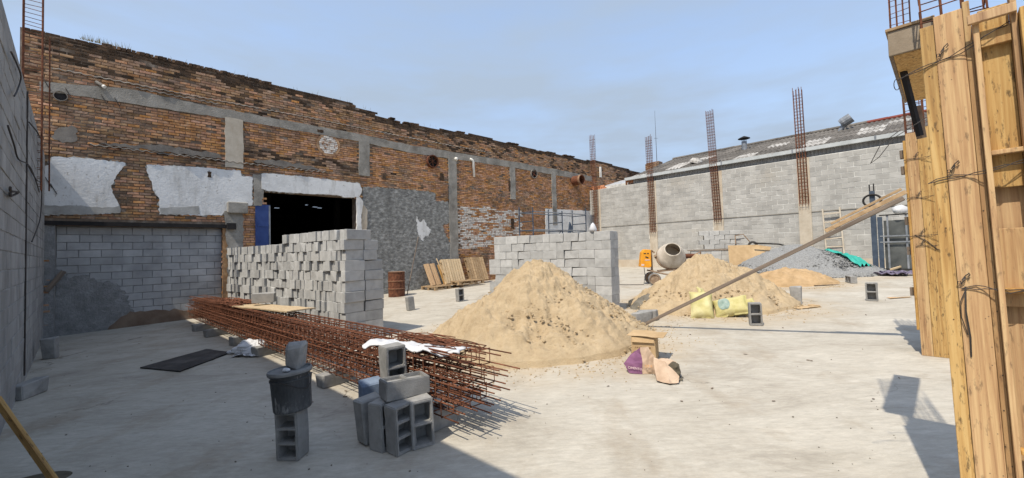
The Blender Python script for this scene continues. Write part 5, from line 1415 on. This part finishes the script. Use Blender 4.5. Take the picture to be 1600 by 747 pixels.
# ------------------------------------------------------------------ timber column formwork
def fplank(parent, x0, x1, y0, y1, z0, z1, m, name='plank', **k):
    o = MB().box((0, 0, (z1 - z0) / 2), (x1 - x0, y1 - y0, z1 - z0)).build(name, m, parent, ((x0 + x1) / 2, (y0 + y1) / 2, z0), bevel=0.003, **k)
    return o
def wire_pts(pts, parent, r=0.0022, name='tie_wire'):
    return MB().tube(pts, r, 5).build(name, 'wire', parent)
g1 = gz(*F1O)
f1 = thing('column_formwork', 'nearest timber column formwork of broad yellow planks tied with wire', 'formwork', Vector((F1O.x, F1O.y, g1)), RWF.ang)
f1.rotation_quaternion = Quaternion((0, 0, 1), RWF.ang) @ Quaternion((0, 1, 0), R(-1.3))
f1.scale = (0.873, 0.873, 0.93)
zt = 2.78
fplank(f1, 0.0, 0.056, -0.025, 0, 0.0, zt - .02, 'wood_mold')
fplank(f1, 0.058, 0.168, -0.0265, 0, 0.0, zt + .02, 'wood_form')
fplank(f1, 0.1695, 0.196, -0.024, 0, 0.0, zt + .05, 'wood_form')
fplank(f1, 0.197, 0.219, -0.085, 0, 0.0, zt - .08, 'wood_form', name='stud')
fplank(f1, 0.221, 0.325, -0.020, 0.0, 1.86, zt - .02, 'wood_mold')
fplank(f1, 0.221, 0.325, -0.020, 0.0, 1.28, 1.66, 'wood_form')
fplank(f1, 0.221, 0.325, 0.03, 0.05, 0.0, zt - .2, 'wood_form')
fplank(f1, 0.3265, 0.348, -0.085, 0, 0.0, zt, 'wood_form', name='stud')
fplank(f1, 0.350, 0.375, -0.14, 0.4, 0.0, zt - .1, 'wood_form')
for z_ in (2.03, 1.36, 0.6):
    fplank(f1, 0.2195, 0.326, -0.075, -0.021, z_ - .011, z_ + .011, 'wood_form', name='cleat')
fplank(f1, 0.221, 0.326, -0.06, -0.021, 2.56, 2.64, 'wood_form', name='cleat')
fplank(f1, 0.18, 0.345, -0.115, -0.088, 2.675, 2.72, 'wood_form', name='cleat')
fplank(f1, 0.0, 0.30, -0.05, 0.27, 0, 0.0, 'wood_form') if False else None
# left side panel and back panel
fplank(f1, 0.006, 0.028, 0.001, 0.30, 0.0, zt - .12, 'wood_mold')
fplank(f1, 0.0, 0.345, 0.30, 0.322, 0.0, zt - .12, 'wood_form')
# nails and knots as small heads
for k in range(26):
    x_ = random.choice((0.028, 0.11, 0.15, 0.18)); z_ = random.uniform(0.2, 2.7)
    MB().lathe([(0.001, 0.002), (0.0024, 0.0018), (0.003, 0)], 8, rotm('X', R(90)), (x_ + random.uniform(-.01, .01), -0.025, z_)).build('nail', 'wire', f1)
def tie(parent, z0, z1, x0=-0.10, x1=0.40, y=-0.10, kink=0.0):
    for dz in (0.0, 0.016):
        pts = []
        for i in range(13):
            t_ = i / 12; x_ = x0 + (x1 - x0) * t_
            yy = -0.032 - max(0, (0.09 - 0.03) * (1 - abs(x_ - 0.25) / 0.12)) - max(0, -x_) * .5
            pts.append((x_, yy, z0 + (z1 - z0) * t_ + dz * math.sin(t_ * 9) + random.uniform(-.004, .004)))
        wire_pts(pts, parent)
    lp = []
    for i in range(12 if x0 < -.05 else 0):
        a = i / 11 * 6.0
        lp.append((x0 - 0.010 + .012 * math.cos(a), -.03 - max(0, -x0) * .5, z0 - .025 + .03 * math.sin(a)))
    if lp: wire_pts(lp, parent)
    kp = [(0.06 + .012 * math.cos(i * 1.1) + .003 * i, -.036 - .004 * (i % 3), z0 + .02 + (z1 - z0) * .35 + .014 * math.sin(i * 1.3) + .004 * i) for i in range(14)]
    wire_pts(kp, parent, 0.0026)
tie(f1, 2.50, 2.66)
tie(f1, 1.92, 1.98, x0=-0.02)
tie(f1, 1.36, 1.375, x0=0.07)
wire_pts([(0.085, -.035, 1.375), (0.078, -.045, 1.25), (0.086, -.036, 1.12), (0.082, -.03, 1.02)], f1, 0.004)
wire_pts([(0.085, -.035, 1.36), (0.062, -.05, 1.30), (0.06, -.04, 1.22), (0.078, -.034, 1.13)], f1, 0.0022)
wire_pts([(-0.12, -.07, 2.22), (-0.20, -.1, 2.16), (-0.25, -.12, 2.06), (-.21, -.11, 2.09), (-0.14, -.07, 2.19), (-.01, -.03, 2.27)], f1, 0.0022)
# cage above the nearest formwork
t = thing('column_cage', 'rusty reinforcement sticking out of the top of the nearest formwork', 'rebar cage', Vector((F1O.x, F1O.y, 0)) + VF * 0.08 + VN * 0.14 + Vector((0, 0, 2.0)), RWF.ang, group='column cages in the formwork')
t.scale = (0.85, 0.85, 0.9)
bars, st = cage_mesh(0.26, 0.20, 0, 2.2, 4, 0.10, rb=0.005, rs=0.0035, lean=-0.03)
for b in bars: b.build('bar', 'rust', t)
st.build('stirrups', 'rust', t, kind='stuff')
t = thing('column_cage', 'tall rusty reinforcement standing over the tan beam formwork end', 'rebar cage', Vector((2.33, 2.385, 2.79)), RWF.ang, group='column cages in the formwork')
t.scale = (0.85, 0.85, 0.9)
bars, st = cage_mesh(0.10, 0.09, 0, 1.4, 4, 0.08, rb=0.003, rs=0.002)
for b in bars: b.build('bar', 'rust', t)
st.build('stirrups', 'rust', t, kind='stuff')
# beam formwork running back from the nearest column, seen from below
bf = thing('beam_formwork', 'tan concrete-stained beam formwork jutting out beside the nearest column formwork', 'formwork', Vector((2.21, 2.27, 2.65)), BWF.ang)
bf.scale = (0.873, 0.873, 0.873)
fplank(bf, 0.0, 1.3, 0.035, 0.055, 0.0, 0.15, 'wood_grey', name='side_board')
fplank(bf, 0.0, 1.3, -0.15, -0.13, 0.0, 0.15, 'wood_grey', name='side_board')
fplank(bf, 0.0, 1.3, -0.129, 0.034, 0.0, 0.02, 'wood_mold', name='bottom_board')
fplank(bf, -0.02, -0.001, -0.15, 0.055, 0.002, 0.16, 'concrete_stain', name='end_board')
fplank(bf, -0.03, 1.3, -0.16, 0.065, 0.161, 0.18, 'wood_pallet', name='top_board')
o = timber('timber_prop', (2.44, 2.50, 2.68), (2.535, 2.51, 2.25), 0.024, 0.026, 'black_steel'); tag(o, 'dark slanting strut under the tan beam formwork', 'timber')
o = timber('timber_prop', (2.54, 2.53, 2.44), (2.565, 2.53, 2.24), 0.03, 0.035, 'mixer_frame'); tag(o, 'short rust-brown packing timber wedged beside the dark strut', 'timber')

g2 = gz(*F2O)
f2 = thing('column_formwork', 'second timber column formwork, where the leaning prop ends', 'formwork', Vector((F2O.x, F2O.y, g2)), RWF.ang)
f2.rotation_quaternion = Quaternion((0, 0, 1), RWF.ang) @ Quaternion((0, 1, 0), R(-0.8))
zt = 2.70
fplank(f2, 0.0, 0.10, -0.025, 0, 0.0, zt - .02, 'wood_form')
fplank(f2, 0.102, 0.225, -0.025, 0, 0.0, zt + .03, 'wood_mold')
fplank(f2, 0.227, 0.40, -0.024, 0, 0.0, zt, 'wood_form')
fplank(f2, 0.25, 0.29, -0.085, -0.026, 0.0, zt - .1, 'wood_form', name='stud')
fplank(f2, -0.026, -0.001, -0.02, 0.12, 0.30, zt - .1, 'wood_form')
fplank(f2, -0.026, -0.001, 0.122, 0.32, 0.45, zt - .2, 'wood_mold')
fplank(f2, 0.0, 0.40, 0.30, 0.322, 0.0, zt - .1, 'wood_form')
fplank(f2, 0.402, 0.425, -0.02, 0.32, 0.0, zt - .1, 'wood_form')
for z_ in (0.75, 1.25, 1.62, 2.25, 2.45):
    fplank(f2, -0.065, -0.027, 0.06, 0.14, z_ - .05, z_ + .05, 'wood_grey', name='cleat')
for z_, x_ in ((1.88, -.03), (1.42, -.03), (2.35, -.03), (1.30, .02)):
    tie(f2, z_, z_ + .02, x0=x_, x1=.30)
wire_pts([(0.02, -.03, 1.44), (.12, -.035, 1.36), (.20, -.03, 1.26), (.24, -.03, 1.25)], f2, .004)
for k in range(12):
    MB().lathe([(0.001, 0.002), (0.0024, 0.0018), (0.003, 0)], 8, rotm('X', R(90)), (random.choice((.03, .07, .13, .19)), -0.025, random.uniform(.2, 2.6))).build('nail', 'wire', f2)
t = thing('column_cage', 'reddish reinforcement rising out of the second column formwork', 'rebar cage', Vector((F2O.x, F2O.y, 0)) + VF * 0.10 + VN * 0.14 + Vector((0, 0, 2.2)), RWF.ang, group='column cages in the formwork')
bars, st = cage_mesh(0.24, 0.20, 0, 1.75, 4, 0.13, rb=0.008, rs=0.004, lean=-0.02)
for b in bars: b.build('bar', 'rust', t)
st.build('stirrups', 'rust', t, kind='stuff')

# ------------------------------------------------------------------ far right: ladder, post with ring, steel cage, tarpaulin
lx, lz = RWF.px(1298, 415); lx2, lz2 = RWF.px(1322, 415)
lw_ = abs(lx2 - lx)
lb_ = RWF.w((lx + lx2) / 2, -0.35, 0)
t = thing('ladder', 'weathered pale wooden ladder leaning on the block wall', 'ladder', Vector((lb_.x, lb_.y, gz(lb_.x, lb_.y))), RWF.ang)
t.rotation_quaternion = Quaternion((0, 0, 1), RWF.ang) @ Quaternion((0, 1, 0), R(-3)) @ Quaternion((1, 0, 0), R(-6))
LH = 2.35
for s_ in (-1, 1): MB().box((s_ * 0.27, 0, LH / 2), (0.05, 0.06, LH)).build('rail', 'concrete_tan', t)
for k in range(7): MB().box((0, -0.005, 0.16 + k * 0.33), (0.50, 0.035, 0.05), rotm('Y', random.uniform(-.05, .05))).build('rung', 'concrete_tan', t)
pp = at(1369, 424)
t = thing('steel_post', 'dark blue steel post with a black ring near its top', 'post', Vector((pp.x, pp.y, gz(pp.x, pp.y) - .02)), RWF.ang)
MB().bx(-.07, .07, -.05, .05, 0, 2.75).build('post_body', 'steel_blue', t)
MB().bx(0.10, .22, -.04, .06, 0, 1.85).build('post_leg', 'steel_blue', t)
MB().tube([(-.06, 0, 2.6), (-.06, 0, 2.98)], .018, 6).build('rod', 'black_steel', t); MB().tube([(.05, 0, 2.6), (.05, 0, 3.0)], .018, 6).build('rod', 'black_steel', t)
rg = [(0.23 * math.cos(i * math.pi / 12), -.09, 2.42 + .2 * math.sin(i * math.pi / 12)) for i in range(25)]
MB().tube(rg, .032, 8, False).build('ring', 'black_steel', t)
MB().bx(-.14, .16, -.09, -.051, 2.02, 2.14).build('bracket', 'steel_grey', t)
q0 = at(1372, 424); q1 = Vector((q0.x, q0.y, 0)) + VF * 1.5
t = thing('panel_screen', 'dark panelled steel frame standing between the blue post and formwork', 'frame', Vector((q0.x, q0.y, gz(q0.x, q0.y))), RWF.ang)
for x_ in (0.30, 0.75, 1.25): MB().bx(x_ - .025, x_ + .025, -.03, .03, 0, 1.86).build('upright', 'steel_grey' if x_ < 1 else 'black_steel', t)
for z_ in (0.08, 0.98, 1.18, 1.88): MB().bx(0.1, 1.3, -.055, -.031, z_ - .02, z_ + .02).build('crossbar', 'steel_grey' if 0.5 < z_ < 1.5 else 'black_steel', t)
MB().bx(.2, 1.3, .035, .05, .03, 1.70).build('panel', 'glass_dark', t)
MB().tube([(.95, -.06, 1.2), (1.0, -.06, 1.5), (1.12, -.07, 1.66)], .01, 5).build('hook', 'gutter', t)
o = lump(.22, .16, .15, 3).build('white_bundle', 'plastic_white', None, RWF.w(0, 0, 0) * 0 + Vector((q0.x, q0.y, gz(q0.x, q0.y) + 2.03)) + VF * .62, smooth=True); tag(o, 'round white plastic bundle on top of the dark steel frame', 'bundle')
for k, (px, py, w_, lb) in enumerate(((1372, 430, .7, 'purple empty sacks heaped before the steel frame, nearest the blue post'), (1390, 431, .8, 'purple empty sacks heaped in the middle before the steel frame'), (1408, 430, .7, 'purple empty sacks heaped before the steel frame, nearest the formwork'))):
    p = at(px, py)
    o = sheet(w_, .42, 22, 14, .09, 5.5, .01, 3 + k * 4, 0, .3).build('empty_sack', 'sack_purple', None, p + Vector((0, 0, .09))); o.rotation_euler = (0, 0, RWF.ang + random.uniform(-.4, .4)); tag(o, lb, 'sack', 'empty sacks before the steel frame')
o = timber('pole', at(1392, 427) + Vector((0, 0, .12)), at(1424, 421) + Vector((0, 0, .2)), .05, .04, 'wood_pale'); tag(o, 'pale timber offcut lying over the purple sacks', 'timber')
# green tarpaulin over the end of the gravel
def gravel_top(x, y):
    dx, dy = x - 10.0, y - 14.4; c_, s_ = math.cos(-.55), math.sin(-.55)
    u = (dx * c_ + dy * s_) / 2.35; v = (-dx * s_ + dy * c_) / 1.45
    r = math.hypot(u, v); c0 = math.sqrt(r * r + .01) - .1
    h = 1.02 * max(0, 1 - c0 / .96)
    return gz(x, y) + (1.02 * (h / 1.02) ** .85 if h > 0 else 0)
V = []; Fc = []; n1, n2 = 34, 12
T0 = Vector((10.95, 15.1)); T1 = Vector((11.15, 12.95))
for s_ in (0, 1):
    for i in range(n1 + 1):
        for j in range(n2 + 1):
            q = T0.lerp(T1, i / n1) + Vector((.42, .1)) * ((j / n2 - .5) * (1 + .4 * noise.noise(Vector((i * .2, 0, 0)))) * 1.3)
            zz = gravel_top(q.x, q.y) + .07 + .07 * noise.fractal(Vector((q.x * 4, q.y * 4, 1)), .8, 2, 4) + .05 * math.sin(j * 1.7 + i * .3)
            V.append((q.x, q.y, zz - .008 * s_))
k = (n1 + 1) * (n2 + 1)
for i in range(n1):
    for j in range(n2):
        a = i * (n2 + 1) + j; q = (a, a + n2 + 1, a + n2 + 2, a + 1); Fc.append(q); Fc.append(tuple(x + k for x in reversed(q)))
o = MB().add(V, Fc).build('tarpaulin', 'tarp_green', smooth=True); tag(o, 'crumpled green tarpaulin over the end of the gravel heap', 'tarpaulin')
# scraps
for (px, py, w_, l_, m, lb, rz) in ((1258, 481, .55, .22, 'cardboard', 'torn brown cardboard scrap lying behind the lone smooth block', .2), (1272, 478, .2, .2, 'cardboard', 'small cardboard scrap near the low sand patch', 1.0), (1405, 466, .5, .08, 'wood_form', 'thin wooden lath on the floor close to the second formwork', .1), (1290, 446, .7, .12, 'wood_grey', 'dark lath in front of the orange sand patch', .05)):
    p = at(px, py); o = sheet(w_, l_, 8, 5, .012, 5, .006, px).build('scrap', m, None, p + Vector((0, 0, .02))); o.rotation_euler = (0, 0, rz); tag(o, lb, 'scrap')

# ------------------------------------------------------------------ along the brick wall: drum, pallets, boards, scaffold
p = at(620, 463)
t = thing('oil_drum', 'rusty brown steel drum standing by the grey cement render', 'drum', Vector((p.x, p.y, gz(p.x, p.y))))
prof = [(0.001, 0.02), (.27, .02), (.285, 0), (.285, .25), (.30, .265), (.30, .29), (.285, .305), (.285, .52), (.30, .535), (.30, .56), (.285, .575), (.285, .82), (.295, .83), (.295, .85), (.27, .85), (.265, .83), (.001, .83)]
MB().lathe(prof, 28).build('drum_body', 'rust', t)
MB().lathe([(0.001, .855), (.28, .855), (.285, .87), (.001, .875)], 24).build('drum_cover', 'rust_light', t)
MB().lathe([(.302, .27), (.304, .275), (.302, .285)], 28).build('hoop', 'rust_light', t); MB().lathe([(.302, .54), (.304, .545), (.302, .555)], 28).build('hoop', 'rust_light', t)
o = timber('pole', at(636, 461), at(636, 461) + Vector((.35, .42, 2.1)), .025, .025, 'wood_grey'); tag(o, 'thin grey pole leaning on the render beside the rusty drum', 'pole')
def pallet(loc, rot, label, m='wood_pallet', w_=1.2, l_=1.0, n_=7, grp='wooden pallets by the brick wall'):
    t = thing('pallet', label, 'pallet', loc, rot=rot, group=grp)
    for k in range(n_):
        y_ = -l_ / 2 + .05 + k * (l_ - .1) / (n_ - 1)
        MB().box((0, 0, 0), (w_, .095, .02)).build('slat', m, t, (0, y_, .132))
    for y_ in (-l_ / 2 + .05, 0, l_ / 2 - .05): MB().box((0, 0, 0), (w_, .095, .018)).build('slat', m, t, (0, y_, .009))
    for x_ in (-w_ / 2 + .06, 0, w_ / 2 - .06):
        for y_ in (-l_ / 2 + .05, 0, l_ / 2 - .05): MB().box((0, 0, 0), (.11, .095, .09)).build('spacer', m, t, (x_, y_, .064))
        MB().box((0, 0, 0), (.11, l_, .014)).build('stringer', m, t, (x_, 0, .115))
    return t
p2 = BWF.w(BWF.px(676, 445)[0], -.72, 0); p = Vector((p2.x, p2.y, gz(p2.x, p2.y)))
pallet(p, TILT @ Quaternion((0, 0, 1), BWF.ang + .02), 'wooden pallet lying flat before the render, boards leaning over it', w_=1.35)
p2 = BWF.w(11.6, -.95, 0)
pallet(Vector((p2.x, p2.y, gz(p2.x, p2.y) + .1)), Quaternion((0, 0, 1), BWF.ang), 'second wooden pallet lying flat along the brick wall', w_=1.3)
# boards propped on the pallet against the wall
def lean_board(px, length, w_, m, label, foot=-.62, lean=20, roll=0.0, dx=0.0):
    x_, _ = BWF.px(px, 440)
    b = BWF.w(x_ + dx, foot, 0); b.z = gz(b.x, b.y) + .15
    q = Quaternion((0, 0, 1), BWF.ang) @ Quaternion((1, 0, 0), R(-lean)) @ Quaternion((0, 1, 0), R(roll))
    o = MB().box((0, 0, length / 2), (w_, .025, length)).build('board', m, None, b, bevel=.003)
    o.rotation_mode = 'QUATERNION'; o.rotation_quaternion = q
    return tag(o, label, 'board', 'boards leaning by the pallets')
lean_board(664, .92, .24, 'wood_form', 'wide yellow board leaning behind the flat pallet, nearest the drum', roll=-8)
lean_board(671, .92, .22, 'wood_form', 'second yellow board leaning behind the flat pallet', roll=-8, dx=.06)
lean_board(681, .85, .20, 'wood_form', 'third yellow board leaning behind the pallet, beside a thin lath', roll=-8, dx=.08)
lean_board(690, .75, .20, 'wood_pallet', 'shortest brown board leaning behind the pallet', roll=-10, dx=.1)
lean_board(684, 1.15, .04, 'wood_pale', 'thin pale lath leaning across the yellow boards', foot=-.72, lean=22, roll=-12)
for k, (xw, lb, m) in enumerate(((11.25, 'pale weathered pallet leaning upright on the brick wall', 'wood_pale'), (12.5, 'second pale pallet leaning upright farther along the brick wall', 'wood_pallet'))):
    p3 = BWF.w(xw, -.55, 0)
    q = Quaternion((0, 0, 1), BWF.ang) @ Quaternion((1, 0, 0), R(68)) @ Quaternion((0, 0, 1), R(90))
    pallet(Vector((p3.x, p3.y, gz(p3.x, p3.y) + .60)), q, lb, m, w_=1.05, l_=0.95, n_=8)
# scaffold behind the neat stack
def spt(px, py, y): x, z = BWF.px(px, py, y); return BWF.w(x, y, z)
sc0 = BWF.w(17.2, -1.6, 0)
t = thing('scaffold', 'blue grey tube scaffold standing behind the neat block stack', 'scaffold', sc0, BWF.ang)
def sl(x, y, z): return (x, y, z)
zg = gz(sc0.x, sc0.y)
XS = (-2.1, 0.0, 1.95)
_, ztop = BWF.px(860, 312, -1.6)
ztop = 3.55
for x_ in XS:
    for y_ in (0, -.0 + .9):
        MB().tube([(x_, y_, zg - .02 + (.03 * .3)), (x_, y_, ztop + random.uniform(.0, .25))], .03, 7).build('standard', 'steel_blue', t)
for y_ in (0, .9):
    for z_ in (ztop - .1, ztop - .95, zg + .5):
        MB().tube([(XS[0], y_, z_), (XS[1], y_, z_ + .01)], .026, 6).build('ledger', 'steel_grey', t); MB().tube([(XS[1], y_, z_ + .01), (XS[2], y_, z_ + .02)], .026, 6).build('ledger', 'steel_grey', t)
for x_ in XS:
    for z_ in (ztop - .12, ztop - .55, ztop - .97, zg + .48): MB().tube([(x_, 0, z_), (x_, .9, z_)], .024, 6).build('transom', 'steel_blue', t)
MB().tube([(XS[0], 0, zg + .5), (XS[1], 0, ztop - .9)], .022, 6).build('brace', 'steel_blue', t)
for k in range(4):
    MB().tube([(1.0 + k * .08, .5, ztop - 1.25), (1.35 + k * .05, .6, ztop - .45 - .07 * k)], .035, 7).build('leaning_tube', 'steel_blue', t)
MB().bx(.75, 1.6, .05, .85, ztop - 1.3, ztop - 1.26).build('platform', 'steel_blue', t)

# ------------------------------------------------------------------ near left: board, white bag, bucket, stick
c1, c2, c3, c4 = at(219, 576), at(281, 582), at(361, 552), at(322, 547)
V = [c1, c2, c3, c4]
mbx = MB(); n_ = 10; VV = []
for s_ in (0, 1):
    for i in range(n_ + 1):
        for j in range(n_ + 1):
            q = c1.lerp(c4, i / n_).lerp(c2.lerp(c3, i / n_), j / n_)
            q = q + Vector((.012 * noise.noise(Vector((i * .9, j * .8, 2))), .012 * noise.noise(Vector((i * .7, j, 7))), 0))
            VV.append((q.x - c1.x, q.y - c1.y, q.z - c1.z + .022 + .006 * noise.noise(Vector((i * .3, j * .3, 5))) - s_ * .02))
k = (n_ + 1) ** 2; Fc = []
for i in range(n_):
    for j in range(n_):
        a = i * (n_ + 1) + j; q = (a, a + n_ + 1, a + n_ + 2, a + 1); Fc.append(q); Fc.append(tuple(x + k for x in reversed(q)))
for i in range(n_):
    for j in (0, n_):
        a = i * (n_ + 1) + j; Fc.append((a, a + n_ + 1, a + n_ + 1 + k, a + k)); a = j * (n_ + 1) + i; Fc.append((a, a + 1, a + 1 + k, a + k))
o = MB().add(VV, Fc).build('plywood_board', 'board_black', None, c1); tag(o, 'worn black plywood board lying flat on the shaded floor', 'board')
p = at(388, 556)
t = thing('plastic_bag', 'crumpled white plastic bag on the floor beside the rebar bundle', 'bag', p + Vector((0, .05, 0)))
o = lump(.26, .15, .14, 5, 34, 20, .35, 4.0).build('bag_body', 'plastic_white', t, (0, .05, .09), smooth=False)
o = sheet(.5, .25, 16, 10, .04, 6, .003, 6, 0, .3).build('bag_edge', 'plastic_white', t, (.02, -.05, .035)); o.rotation_euler = (0, 0, -.2)
o = lump(.06, .05, .03, 9).build('crushed_can', 'tarp_green', None, at(411, 553) + Vector((0, 0, .025))); tag(o, 'small dark green crushed packet beside the white plastic bag', 'packet')
o = lump(.09, .07, .03, 4, amp=.4).build('plastic_scrap', 'plastic_white', None, at(373, 553) + Vector((-.12, .05, .03))); tag(o, 'flat scrap of white plastic at the edge of the black board', 'plastic scrap')
# bucket
bz = gz(*BP) + 0.382
t = thing('bucket', 'black cement-spattered bucket with grey lid, on an upright block', 'bucket', Vector((BP[0], BP[1], bz)), R(10))
t.rotation_quaternion = Quaternion((0, 1, 0), R(-4)) @ Quaternion((0, 0, 1), R(10))
MB().lathe([(0.001, 0), (.136, 0), (.140, .01), (.147, .235), (.152, .24), (.152, .252), (.142, .255), (.144, .275), (.155, .28), (.155, .292), (.143, .295), (.143, .30)], 40).build('bucket_body', 'bucket', t, smooth=False)
MB().lathe([(.146, .288), (.163, .290), (.165, .305), (.160, .318), (.150, .318), (.146, .308), (.001, .306)], 40).build('lid', 'lid_grey', t)
MB().tube([(.155, .02, .262), (.165, -.05, .20), (.15, -.10, .17), (.10, -.14, .19), (.02, -.165, .235), (-.03, -.162, .255)], .004, 5).build('handle', 'wire', t)
hb_ = piece_mesh('hollow_block', 0.15, 0.12, 0.19, 'block_loose', 0.02, 9, True)
o = put('concrete_block', hb_, None, Vector((BP[0] - .005, BP[1] + .05, bz + .308 + .095)), rot=(0, 0, R(5))); tag(o, 'piece of block with rounded broken top standing on the bucket lid', 'concrete block', GRPL)
o = lump(.03, .02, .015, 2).build('cement_dab', 'plastic_white', None, Vector((BP[0] - .01, BP[1] - .075, bz + .308 + .018))); tag(o, 'tiny white dab of cement on the bucket lid', 'cement dab')
# things against the walls at left
q0 = at(64, 521); a_ = BWF.w(.05, -.03, .95); b_ = BWF.w(.33, -.03, 1.42)
o = timber('timber_offcut', a_, b_, .10, .06, 'wood_grey'); tag(o, 'short grey timber offcut leaning against the splashed infill', 'timber')
a_ = at(92, 768) + Vector((0, 0, .03)); b_ = EYE + ray(-6, 622) * 2.95
o = timber('timber_stick', a_, b_, .042, .03, 'wood_mold', bevel=.003); tag(o, 'brown wooden stick leaning in the near corner by the shaded wall', 'timber')
p = at(58, 752)
o = MB().lathe([(0.001, .012), (.18, .012), (.20, .008), (.205, 0)], 26).build('brown_disc', 'brown_dark', None, p, smooth=False); o.scale = (1.0, .62, 1); o.rotation_euler = (0, 0, R(18)); tag(o, 'round dark brown disc on the floor under the wooden stick', 'lid')  # thin dark brown disc, squashed to an oval, flat on the slab
